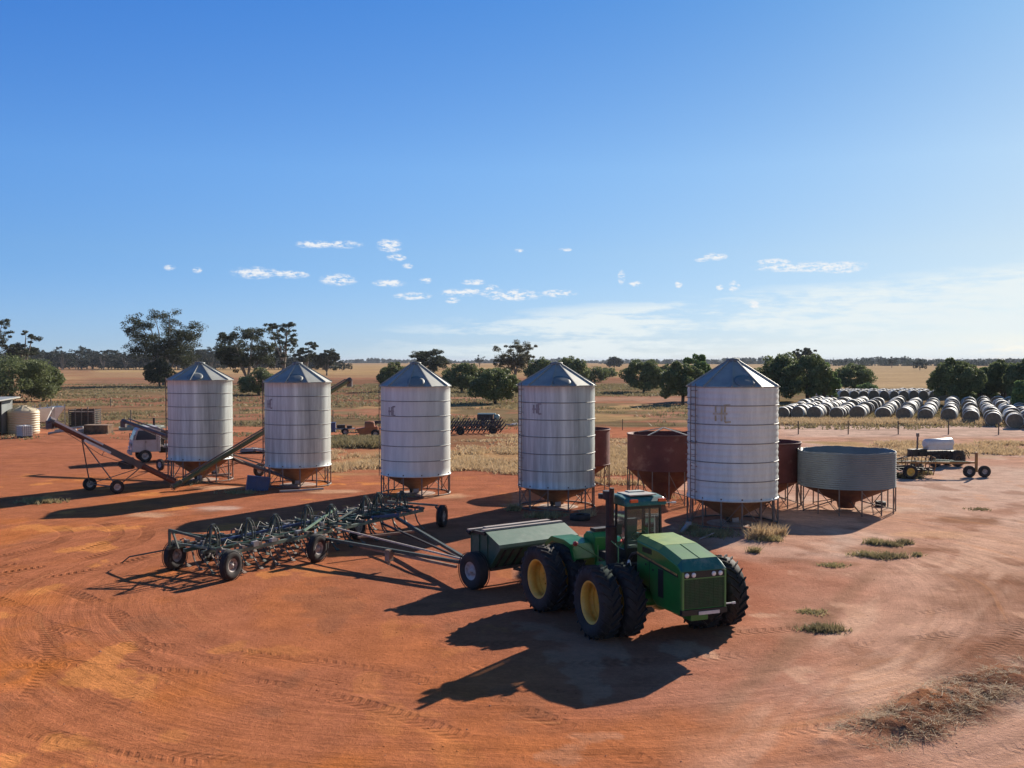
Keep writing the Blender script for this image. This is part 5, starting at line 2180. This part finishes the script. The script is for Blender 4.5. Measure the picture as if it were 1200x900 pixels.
def gum_tree(H, W, seed, leaf=.34, nclump=46, per=95, lm=leaf_gum, open_=.5, low=.30):
    """tall eucalypt: forked trunk, clumped leaves at limb ends with sky gaps"""
    rnd_ = random.Random(seed)
    rng = np.random.default_rng(seed)
    b = MB()
    cents, rads = [], []
    tr = H * .022 + .08
    fork = H * rnd_.uniform(low * .6, low)
    b.tube([(0, 0, -.2), (rnd_.uniform(-.2, .2), 0, fork * .5), (rnd_.uniform(-.4, .4), rnd_.uniform(-.4, .4), fork)], [tr * 1.3, tr, tr * .85], 8)
    tips = []
    nl = rnd_.randint(5, 7)
    for k in range(nl):
        a = 2 * math.pi * k / nl + rnd_.uniform(-.4, .4)
        rad = W * .5 * rnd_.uniform(.30, .78)
        ht = H * rnd_.uniform(.60, .93) if k else H * .95
        if k == 0:
            rad *= .3
        p0 = Vector((0, 0, fork))
        p3 = Vector((math.cos(a) * rad, math.sin(a) * rad, ht))
        p1 = p0.lerp(p3, .35) + Vector((0, 0, -H * .03))
        p2 = p0.lerp(p3, .7) + Vector((rnd_.uniform(-.5, .5), rnd_.uniform(-.5, .5), H * .02))
        b.tube([p0, p1, p2, p3], [tr * .6, tr * .42, tr * .28, tr * .10], 6)
        for q in range(rnd_.randint(3, 5)):
            f = rnd_.uniform(.35, .95)
            base = p0.lerp(p3, f)
            a2 = a + rnd_.uniform(-1.5, 1.5)
            ln = W * rnd_.uniform(.12, .28)
            e = base + Vector((math.cos(a2) * ln, math.sin(a2) * ln, ln * rnd_.uniform(-.1, .7)))
            b.tube([base, base.lerp(e, .5) + Vector((0, 0, .2)), e], [tr * .22, tr * .14, tr * .05], 5)
            tips.append(e)
        tips.append(p3)
    while len(cents) < nclump:
        tpt = rnd_.choice(tips)
        sp = W * .085
        c = tpt + Vector((rnd_.gauss(0, sp), rnd_.gauss(0, sp), rnd_.gauss(0, sp * .7)))
        if math.hypot(c.x, c.y) > W * .52 or c.z > H or c.z < H * low * .7:
            continue
        cents.append(tuple(c))
        rads.append(W * rnd_.uniform(.045, .10) * (1.3 - open_ * .4))
    return b, cents, rads, per, leaf, lm, rng


def make_tree(name, kind, H, W, seed, **kw):
    """returns (trunk mesh, crown mesh)"""
    if kind == 'gum':
        b, cents, rads, per, leaf, lm, rng = gum_tree(H, W, seed, **kw)
        v, l = leaf_quads(cents, rads, [per] * len(cents), leaf, .65, .2, rng)
    else:
        leaf = kw.get('leaf', .30)
        lm = kw.get('lm', leaf_bush)
        n = kw.get('n', 11000)
        rnd_ = random.Random(seed)
        rng = np.random.default_rng(seed)
        b = MB()
        tr = .12 + H * .02
        for k in range(3):
            a = rnd_.uniform(0, 6.3)
            b.tube([(0, 0, -.1), (math.cos(a) * .3, math.sin(a) * .3, H * .22), (math.cos(a) * W * .2, math.sin(a) * W * .2, H * .6)], [tr, tr * .75, tr * .3], 7)
        cents, rads, cnt = [], [], []
        m_ = kw.get('lobes', 60)
        for k in range(m_):
            a = rnd_.uniform(0, 2 * math.pi)
            el = math.asin(rnd_.uniform(-.60, 1.0))
            rr = rnd_.uniform(.62, .92)
            c = (math.cos(a) * math.cos(el) * W * .46 * rr, math.sin(a) * math.cos(el) * W * .46 * rr, H * .42 + math.sin(el) * H * .52 * rr * .92)
            r = W * rnd_.uniform(.055, .135)
            if c[2] - r < kw.get('skirt', .1) * H:
                c = (c[0], c[1], kw.get('skirt', .1) * H + r * .9)
            if c[2] + r > H:
                c = (c[0], c[1], H - r * .8)
            cents.append(c)
            rads.append(r)
            cnt.append(int(n / m_ * (r / (W * .095)) ** 2 * .8))
        cents.append((0, 0, H * .45))
        rads.append(W * .34)
        cnt.append(n // 6)
        v, l = leaf_quads(cents, rads, cnt, leaf, .85, .45, rng)
    # fit the crown to the tree's height and spread
    top_ = np.percentile(v[:, 2], 99.7)
    sx_ = (np.percentile(v[:, 0], 99.2) - np.percentile(v[:, 0], .8))
    v[:, 2] *= H / top_
    v[:, 0] *= W / sx_
    v[:, 1] *= W / sx_
    if kind == 'gum':
        b.v = [(p_[0] * W / sx_, p_[1] * W / sx_, p_[2] * H / top_) for p_ in b.v]
    tm = b.mesh('trunk')
    tm.materials.append(bark if kind == 'gum' else bark_d)
    co = np_mesh('crown', v, 4, l, lm)
    cm = co.data
    bpy.data.objects.remove(co)
    return tm, cm


def plant(name, meshes, loc, label, cat, group=None, rz=0.0, sc=(1, 1, 1)):
    t = thing(name, loc, rz, label, cat, group)
    t.scale = sc
    for nm, me in (('trunk', meshes[0]), ('crown', meshes[1])):
        o = bpy.data.objects.new(nm, me)
        COL.objects.link(o)
        o.parent = t
    return t


# each: px centre, base row, top row, width px, kind, seed, label
TREES = [
    ('bush', 12, 471, 418, 96, 1, 'big dense dark green tree at the left edge behind the shed', leaf_bush),
    ('bush', 50, 470, 430, 40, 2, 'lower rounded tree at the right flank of the big left edge tree', leaf_bush),
    ('gum', -8, 448, 371, 46, 3, 'tall open gum tree cut by the left edge of the picture', leaf_gum),
    ('gum', 28, 447, 388, 36, 4, 'smaller open gum tree just right of the cut off one', leaf_gum),
    ('gum', 192, 452, 364, 94, 5, 'tallest gum tree with open spreading crown behind the farthest silo', leaf_gum),
    ('bush', 187, 453, 420, 34, 6, 'dark bush at the foot of the tallest gum tree', leaf_gum),
    ('gum', 290, 452, 385, 74, 7, 'broad gum tree between the two left silos', leaf_gum),
    ('gum', 333, 448, 378, 40, 8, 'slim sparse gum tree rising above the second silo', leaf_gum),
    ('gum', 360, 441, 401, 30, 9, 'small dark gum tree right of the slim sparse one', leaf_gum),
    ('gum', 383, 440, 410, 34, 10, 'low dark gum tree at the right of its clump, above the field', leaf_gum),
    ('bush', 303, 463, 432, 42, 11, 'round dark bush under the broad gum tree', leaf_bush),
    ('bush', 462, 459, 425, 36, 12, 'green tree half hidden by the left side of the middle silo roof', leaf_bush),
    ('gum', 506, 446, 410, 48, 13, 'flat topped gum tree showing above the middle silo', leaf_gum),
    ('bush', 541, 460, 426, 44, 14, 'rounded green tree just right of the middle silo', leaf_bush),
    ('bush', 580, 473, 432, 58, 15, 'wide round tree with its trunk showing behind the dark harrow', leaf_bush),
    ('gum', 604, 447, 400, 54, 16, 'pale round headed gum tree rising left of the fourth silo', leaf_gum2),
    ('bush', 636, 452, 420, 38, 17, 'green tree behind the left slope of the fourth silo roof', leaf_bush),
    ('bush', 668, 452, 419, 42, 18, 'green tree behind the right slope of the fourth silo roof', leaf_bush),
    ('bush', 697, 448, 430, 32, 19, 'low rounded bush right of the fourth silo', leaf_bush),
    ('bush', 712, 442, 431, 22, 20, 'small bush farther off right of the low rounded bush', leaf_bush),
    ('bush', 720, 431, 418, 17, 21, 'lone round tree far out in the pale paddock', leaf_far),
    ('bush', 754, 460, 422, 50, 22, 'big rounded tree standing alone between the fourth and fifth silos', leaf_bush),
    ('bush', 780, 452, 427, 20, 23, 'narrow tree touching the right side of the lone rounded tree', leaf_bush),
    ('bush', 800, 474, 425, 46, 24, 'dark tree low down at the left side of the nearest silo', leaf_bush),
    ('bush', 817, 470, 416, 34, 25, 'brighter taller tree behind the nearest silo roof', leaf_bush2),
    ('bush', 912, 470, 415, 60, 26, 'large green tree right behind the nearest silo', leaf_bush),
    ('bush', 946, 472, 417, 54, 27, 'large green tree at the right of the one behind the nearest silo', leaf_bush),
    ('bush', 966, 472, 426, 34, 28, 'shorter tree at the right end of the big green clump', leaf_bush2),
    ('gum', 941, 440, 408, 28, 29, 'dark gum crown showing above the big green clump', leaf_gum),
    ('bush', 1000, 459, 427, 44, 30, 'rounded tree standing left of the golden paddock', leaf_bush),
    ('bush', 1017, 462, 449, 22, 31, 'small pale green shrub at the foot of the rounded tree', leaf_bush2),
    ('bush', 1120, 475, 421, 56, 32, 'tall dark tree at the right side of the golden paddock', leaf_bush),
    ('bush', 1150, 472, 431, 32, 33, 'shorter tree right of the tall dark tree', leaf_bush2),
    ('bush', 1176, 473, 423, 42, 34, 'dark tree near the right edge behind the bales', leaf_bush),
    ('bush', 1202, 476, 421, 44, 35, 'dark tree cut off by the right edge of the picture', leaf_bush),
    ('bush', 1203, 487, 447, 28, 36, 'bright green shrub in front of the trees at the right edge', leaf_bush2),
]
for (kind, px, yb, yt, wpx, seed, label, lm) in TREES:
    Y = EYE * FPX / (yb - 423.0)
    H = (yb - yt) / FPX * Y
    W = wpx / FPX * Y * (1.02 if kind == 'bush' else .86)
    mpp = Y / FPX
    if kind == 'gum':
        sparse = seed in (8, 4, 3, 9)
        ms = make_tree('gum_tree', 'gum', H, W, seed, leaf=max(.38, mpp * 1.35), nclump=(85 if sparse else 150) if wpx < 60 else 290, per=95, lm=lm, low=.34 if sparse else .14)
        plant('gum_tree', ms, (P(px, Y).x, Y, 0), label, 'gum tree', None)
    else:
        n = int(min(20000, max(1500, 7.5 * wpx * (yb - yt) / 1.0)))
        ms = make_tree('bush_tree', 'bush', H, W, seed, leaf=max(.30, mpp * 1.7), n=n, lm=lm, skirt=.0 if seed not in (15, 14) else .10)
        plant('bushy_tree' if H > 4 else 'bush', ms, (P(px, Y).x, Y, 0), label, 'tree' if H > 4 else 'bush', None)

# the dark line of trees beyond the left paddock: individual trees
proto = [make_tree('far_gum', 'gum', 18, 16, 200 + k, leaf=.95, nclump=46, per=34, lm=leaf_far, open_=0, low=.12) for k in range(5)]
protob = [make_tree('far_bush', 'bush', 14, 17, 300 + k, leaf=1.0, n=1500, lm=leaf_far, lobes=16, skirt=0) for k in range(3)]
FARN = {}


def far_label(x, nm):
    k_ = 'taller open' if nm == 'gum_tree' else 'lower bushy'
    for lim, w_ in ((60, 'above the left edge shed'), (146, 'left of the tallest gum'), (240, 'directly behind the tallest gum'),
                    (325, 'behind the broad gum'), (1e9, 'behind the second silo')):
        if x < lim:
            FARN[(nm, lim)] = FARN.get((nm, lim), -1) + 1
            return ('%s %s tree from left in the far line %s' % (ORDK[FARN[(nm, lim)]], k_, w_), 'tree', '%s trees of the far line %s' % (k_, w_))


rnd = random.Random(12)
x = -40.0
while x < 402:
    Y = 880 + rnd.uniform(-40, 60)
    hpx = rnd.choice((19, 21, 23, 27)) if x < 260 else rnd.choice((16, 18, 21))
    if x > 385:
        hpx = 12
    H = hpx / FPX * Y
    for pr_, nm, bh, off in ((proto[rnd.randrange(5)], 'gum_tree', 18, 0), (protob[rnd.randrange(3)], 'bushy_tree', 14, 3)):
        s_ = (H if nm == 'gum_tree' else H * .80) / bh
        wsc = 1.05 if nm == 'gum_tree' else 1.35
        plant(nm, pr_, (P(x + off + rnd.uniform(-2, 2), Y + off * 6).x, Y + off * 6, -.2), *far_label(x, nm),
              rnd.uniform(0, 6.28), (s_ * wsc, s_ * wsc, s_))
    x += rnd.uniform(6, 10)
# small far trees that can be told apart
for (px, yb, yt, w_, lb) in ((401, 435, 424, 8, 'tiny dark tree at the left of the pair on the field'), (410.5, 434, 425.5, 6, 'tiny conical tree at the right of the pair on the field'),
                             (562, 430, 416, 12, 'small lone tree on the skyline above the paddock'), (1045, 431, 418, 14, 'small dark tree at the far edge of the golden paddock'),
                             (1078, 434, 421, 16, 'dark far tree touching the tall tree beside the golden paddock'), (893, 425, 417, 10, 'tiny far tree above the nearest silo'), (1060, 428, 417, 12, 'small skyline tree over the golden paddock')):
    Y = EYE * FPX / (yb - 423.0)
    H = (yb - yt) / FPX * Y
    W = w_ / FPX * Y
    pr_ = proto[2] if px in (562, 1045) else protob[1]
    bh, bw = (18, 16) if px in (562, 1045) else (14, 17)
    plant('far_tree', pr_, (P(px, Y).x, Y, -.1), lb, 'tree', None, 1.0, (W / bw, W / bw, H / bh))


def far_wood(name, x0, x1, Y, h0, h1, lm, dens, seed, depth=120):
    """far-off wood that reads as one mass: clumped crowns in a belt"""
    rng = np.random.default_rng(seed)
    X0, X1 = P(x0, Y).x, P(x1, Y).x
    n = int((x1 - x0) * dens)
    cents, rads = [], []
    for k in range(n):
        X = X0 + (X1 - X0) * (k + rng.random()) / n
        nz = float(fbm(np.array([X / 90.0]), np.array([seed * 3.1]), 3, seed)[0])
        h = h0 + (h1 - h0) * max(0, min(1, (nz - .25) * 2.0)) * rng.uniform(.7, 1.0)
        r = rng.uniform(4, 8)
        y = Y + rng.uniform(0, depth)
        for z in np.arange(1.5, max(h - r * .5, 2), r * .8):
            cents.append((X + rng.normal() * 3, y, z))
            rads.append(r * (1.0 if z < h * .7 else .8))
    v, l = leaf_quads(cents, rads, [26] * len(cents), Y / FPX * 1.5 + .8, .7, .2, rng)
    o = np_mesh(name, v, 4, l, lm)
    return tag(o, None, None, None, 'stuff')


def stuff_tag(o, label, cat, group=None):
    return tag(o, label, cat, group, 'stuff')


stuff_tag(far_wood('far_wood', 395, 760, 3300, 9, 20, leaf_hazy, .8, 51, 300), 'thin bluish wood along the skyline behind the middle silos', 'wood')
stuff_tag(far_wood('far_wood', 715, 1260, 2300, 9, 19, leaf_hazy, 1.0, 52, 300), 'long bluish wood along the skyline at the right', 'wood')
stuff_tag(far_wood('far_wood', 985, 1260, 1500, 4, 14, leaf_far, .7, 53, 120), 'nearer dark wood behind the golden paddock at the right', 'wood')


# ------------------------------------------------------------------ fences
def fence(name, pts, step, hh, wires, label, w=.07, jit=.0):
    pts = [Vector((p[0], p[1], 0)) for p in pts]
    t = thing(name, pts[0], 0, label, 'fence')
    o0 = pts[0]
    rr_ = random.Random(len(pts) * 7 + int(pts[0].x))
    tops = []
    for a, b_ in zip(pts[:-1], pts[1:]):
        L_ = (b_ - a).length
        n = max(1, int(L_ / step))
        for k in range(n + (b_ == pts[-1])):
            p = a.lerp(b_, k / n) - o0
            hx = hh * rr_.uniform(.92, 1.06)
            m = MB()
            lean = rr_.uniform(-.03, .03)
            m.bar((p.x, p.y, -.1), (p.x + lean, p.y, hx), w)
            m.build('post', post_m, t)
            tops.append(Vector((p.x + lean, p.y, hx)))
    m = MB()
    for a, b_ in zip(tops[:-1], tops[1:]):
        for f in wires:
            pa = Vector((a.x, a.y, hh * f))
            pb = Vector((b_.x, b_.y, hh * f))
            m.bar(pa, pb, .016 if a.y < 120 else .03)
    wr = m.build('wire', post_m, t)
    return t


fence('wire_fence', [P(905, 108), P(936, 104.5), P(1230, 104)], 5.0, 1.35, (.35, .65, .95), 'wire fence on steel posts along the far side of the pink road at right', .09)
fence('wire_fence', [P(385, 112), P(905, 110)], 7.5, 1.25, (.4, .7, .95), 'wire fence crossing behind the silos toward the bale paddock', .07)
fence('rail_fence', [P(232, 98), P(310, 97), P(322, 96)], 4.2, 2.3, (.62, .95), 'tall pipe fence seen between the two left silos', .10)
fence('wire_fence', [P(60, 126), P(200, 123), P(390, 122)], 5.0, 1.6, (.35, .65, .95), 'wire fence behind the stock crate and the white truck', .10)
fence('wire_fence', [P(-10, 170), P(200, 168)], 9.0, 1.3, (.5, .95), 'low fence farther back in the left paddock below the big tree', .12)
c = P(180, 90)
b = MB()
b.tube([(0, 0, 0), (0, 0, 2.5)], .11, 8)
tag(b.build('post', dark, None, c), 'single dark post standing up behind the white truck cab', 'post')


# ------------------------------------------------------------------ grass
def blades(pts, hmin, hmax, w, per, spread, seed, lean=.5):
    rng = np.random.default_rng(seed)
    n = len(pts)
    base = np.repeat(np.array(pts), per, 0)
    m_ = len(base)
    base = base + np.stack([rng.normal(0, spread, m_), rng.normal(0, spread, m_), np.zeros(m_)], 1)
    h = rng.uniform(hmin, hmax, m_)
    a = rng.uniform(0, 2 * math.pi, m_)
    ww = w * rng.uniform(.6, 1.3, m_)
    dx, dy = np.cos(a) * ww, np.sin(a) * ww
    ld = rng.normal(0, lean, (m_, 2)) * h[:, None]
    tip = base + np.stack([ld[:, 0], ld[:, 1], h], 1)
    v = np.stack([base - np.stack([dx, dy, np.zeros(m_)], 1), base + np.stack([dx, dy, np.zeros(m_)], 1), tip], 1).reshape(-1, 3)
    return v


def scatter(x0, x1, Y0, Y1, n, keep, seed):
    """random ground points between the two sight lines x0, x1 (pixel columns) and depths Y0..Y1"""
    rng = np.random.default_rng(seed)
    Y = rng.uniform(Y0, Y1, n)
    X = (rng.uniform(x0, x1, n) - 600) / FPX * Y
    k = keep(X, Y)
    X, Y = X[k], Y[k]
    return np.stack([X, Y, np.zeros(len(X))], 1)


def grass(name, pts, h0, h1, w, per, spread, seed, m_, label):
    v = blades(pts, h0, h1, w, per, spread, seed)
    o = np_mesh(name, v, 3, np.arange(len(v)), m_)
    return stuff_tag(o, label, 'grass')


grass('dry_grass', scatter(385, 720, 66, 88, 3400, lambda X, Y: (fbm(X / 3, Y / 4, 4, 61) > .49) & (Y + (fbm(X / 3, Y * 0, 3, 62) - .5) * 5 > 67) & ((Y < 84) | (X > -8)), 71),
      .12, .42, .05, 16, .28, 72, straw_m, 'band of tall straw coloured grass behind the middle silos')
grass('dry_grass', scatter(695, 760, 62, 88, 700, lambda X, Y: fbm(X / 3, Y / 4, 3, 63) > .42, 73), .12, .40, .05, 14, .28, 74, straw_m, 'straw grass showing between the rusty open bins')
grass('herbage', scatter(385, 450, 88, 97, 420, lambda X, Y: fbm(X / 3, Y / 4, 3, 64) > .35, 75), .25, .65, .09, 18, .35, 76, scrub_m, 'grey green herbage growing behind the second silo')
grass('herbage', scatter(-20, 1220, 112, 176, 5200, lambda X, Y: (fbm(X / 9, Y / 7, 4, 65) > .56), 77), .15, .5, .11, 8, .5, 78, scrub_m, 'scattered low herbage over the paddock behind the yard')
grass('herbage', scatter(430, 905, 212, 330, 4200, lambda X, Y: (fbm(X / 11, Y / 14, 4, 95) > .47), 96), .2, .6, .2, 7, 1.2, 97, scrub_m, 'grey green ground cover under and between the middle distance trees')
grass('dry_grass', scatter(540, 900, 84, 104, 1500, lambda X, Y: fbm(X / 4, Y / 3, 4, 66) > .53, 79), .08, .28, .09, 9, .35, 80, straw_m, 'thin dry tufts on the red ground behind the silos')
grass('dry_grass', scatter(895, 1215, 119, 128, 2400, lambda X, Y: fbm(X / 4, Y / 3, 4, 67) > .35, 81), .2, .65, .08, 10, .35, 82, straw_m, 'long straw verge in front of the hay bales')
grass('herbage', scatter(895, 1215, 126, 172, 2600, lambda X, Y: fbm(X / 5, Y / 5, 4, 68) > .48, 83), .15, .5, .11, 8, .4, 84, scrub_m, 'weeds growing between the bale rows')
grass('dry_grass', scatter(1030, 1215, 74, 94, 1900, lambda X, Y: (fbm(X / 5, Y / 4, 4, 69) > .48) & (Y > 74 + .3 * (X - 30)), 85), .1, .38, .07, 10, .35, 86, straw_m, 'dry tufts on the bank behind the yellow plough')
grass('dry_grass', scatter(40, 640, 170, 330, 5200, lambda X, Y: fbm(X / 12, Y / 12, 4, 70) > .45, 87), .1, .4, .25, 6, 1.6, 88, scrub_m, 'dry grass tussocks far back in the left paddock')
grass('dry_grass', scatter(0, 460, 92, 125, 1100, lambda X, Y: fbm(X / 6, Y / 5, 4, 70) > .56, 89), .08, .25, .09, 8, .4, 90, scrub_m, 'sparse weeds behind the white truck and the two left silos')

# tussocks that can be told apart in the yard
TUF = [(893, 632, .42, .75, 'tall dry grass tussock at the right foot of the nearest silo', 130, 0), (915, 628, .30, .6, 'wispy tussock just right of the tall one by the nearest silo', 40, 0),
       (886, 648, .16, .30, 'small tuft on the bare ground in front of the nearest silo', 50, 1), (810, 622, .30, .45, 'tuft at the left foot of the nearest silo', 70, 1),
       (603, 599, .26, .45, 'tuft left of the fourth silo legs', 60, 1), (690, 605, .25, .45, 'tuft right of the fourth silo near the flat tyre', 70, 0),
       (45, 589, .85, .30, 'flat grey green tussock alone at the left edge of the yard', 260, 1), (1027, 638, .32, .28, 'green tuft left in the upper row of tufts at right', 120, 1),
       (1045, 640, .34, .22, 'brownish tuft in the middle of the upper row of tufts', 110, 2), (1061, 638, .26, .26, 'brown tuft at the right of the upper row', 90, 2),
       (1017, 652, .42, .22, 'green brown tuft left in the lower row of tufts', 140, 1), (1042, 654, .55, .22, 'wide mixed tuft in the lower row of tufts', 190, 2),
       (1078, 652, .14, .18, 'tiny green tuft right of the lower row', 40, 1), (980, 664, .42, .12, 'flat patch of weeds left of the tuft rows', 80, 1),
       (953, 719, .34, .10, 'flat low weeds on the bare ground right of the front wheels', 110, 1), (968, 740, .42, .20, 'thicker weed patch below the flat one, right of the tractor', 220, 2),
       (1063, 560, .75, .42, 'pale dry bush of grass in front of the yellow plough', 320, 2), (1085, 556, .45, .35, 'green tuft under the yellow plough frame', 110, 1),
       (640, 606, .8, .30, 'dark weeds in the shade beneath the fourth silo', 160, 1), (835, 628, .9, .34, 'weeds in the shade beneath the nearest silo', 220, 1),
       (470, 583, .7, .22, 'low weeds by the left foot of the middle silo', 70, 1), (225, 567, .9, .25, 'weeds and litter under the farthest left silo', 90, 2), (905, 634, .5, .30, 'loose weeds before the gap between the nearest silo and the grey bin', 70, 1), (770, 583, .9, .35, 'weeds below the left open rusty bin', 110, 1),
       (1150, 598, .5, .14, 'low brown tuft on the pale ground at right', 60, 2), (280, 578, .9, .2, 'thin dark weeds in front of the blue bin', 120, 1)]
for i, (px, py, sp, hh, lb, n, mi) in enumerate(TUF):
    c = G(px, py)
    n = int(n * .7)
    pts = np.zeros((n, 3))
    rng = np.random.default_rng(500 + i)
    pts[:, 0] = rng.normal(0, sp * .55, n)
    pts[:, 1] = rng.normal(0, sp * .40, n)
    v = blades(pts, hh * .25, hh, .014 + .0003 * (c.y), 5, .07, 600 + i, .6)
    o = np_mesh('grass_tuft', v, 3, np.arange(len(v)), (straw_m, tuft_m, scrub_m)[mi], loc=(c.x, c.y, 0))
    tag(o, lb, 'grass tuft', 'tufts of grass in the yard')

# old hay strewn over the churned heap at the lower right
rng = np.random.default_rng(901)
n = 5200
u = rng.uniform(-3.9, 4.4, n)
vv = rng.normal(0, .62, n)
X = HEAP.x + u * math.cos(.68) - vv * math.sin(.68)
Y = HEAP.y + u * math.sin(.68) + vv * math.cos(.68)
k = (fbm(u * .8, vv * 5.0, 3, 91) > .50)
X, Y = X[k], Y[k]
Z = (fbm(X / 1.6, Y / 1.6, 4, 31) - .5) * 0.05 + heap_z(X, Y)
pts = np.stack([X, Y, Z - .02], 1)
v = blades(pts, .015, .06, .009, 5, .10, 902, 3.4)
stuff_tag(np_mesh('hay_litter', v, 3, np.arange(len(v)), leaf_mat('old_hay', (.30, .18, .10), (.80, .64, .42), scale=3, gloss=.8)), 'old hay strewn over the dark churned heap at the lower right', 'hay')
# stones and clods
rng = np.random.default_rng(77)
b = MB()
for k in range(700):
    Y = rng.uniform(15, 62)
    X = rng.uniform(-.55, .55) * Y
    s = rng.uniform(.008, .028) * (1.8 if rng.random() < .03 else 1)
    vs = [(X + s * (math.cos(a) * rng.uniform(.7, 1.2)), Y + s * (math.sin(a) * rng.uniform(.7, 1.2)), .0) for a in np.linspace(0, 2 * math.pi, 6)[:-1]]
    b.add(vs + [(X, Y, s * rng.uniform(.4, .8))], [(i, (i + 1) % 5, 5) for i in range(5)], False)
stuff_tag(b.build('stones', mat('red_stone', (.40, .19, .12), .9, 0, .4, 3, (.15, .08, .06), .6)), 'small stones and clods scattered over the yard', 'stones')


# ------------------------------------------------------------------ air between here and the far woods
b = MB()
b.box((0, 0, 12.5), (28600, 28600, 35))
hz_o = b.build('haze', None)
hm = bpy.data.materials.new('thin_air')
hm.use_nodes = True
hm.node_tree.nodes.clear()
ho = hm.node_tree.nodes.new('ShaderNodeOutputMaterial')
hv = hm.node_tree.nodes.new('ShaderNodeVolumePrincipled')
hv.inputs['Color'].default_value = (0.80, 0.88, 1.0, 1)
hv.inputs['Density'].default_value = 0.00006
hm.node_tree.links.new(hv.outputs[0], ho.inputs['Volume'])
hz_o.data.materials.clear()
hz_o.data.materials.append(hm)
stuff_tag(hz_o, 'thin pale air haze over the far paddocks and woods', 'haze')
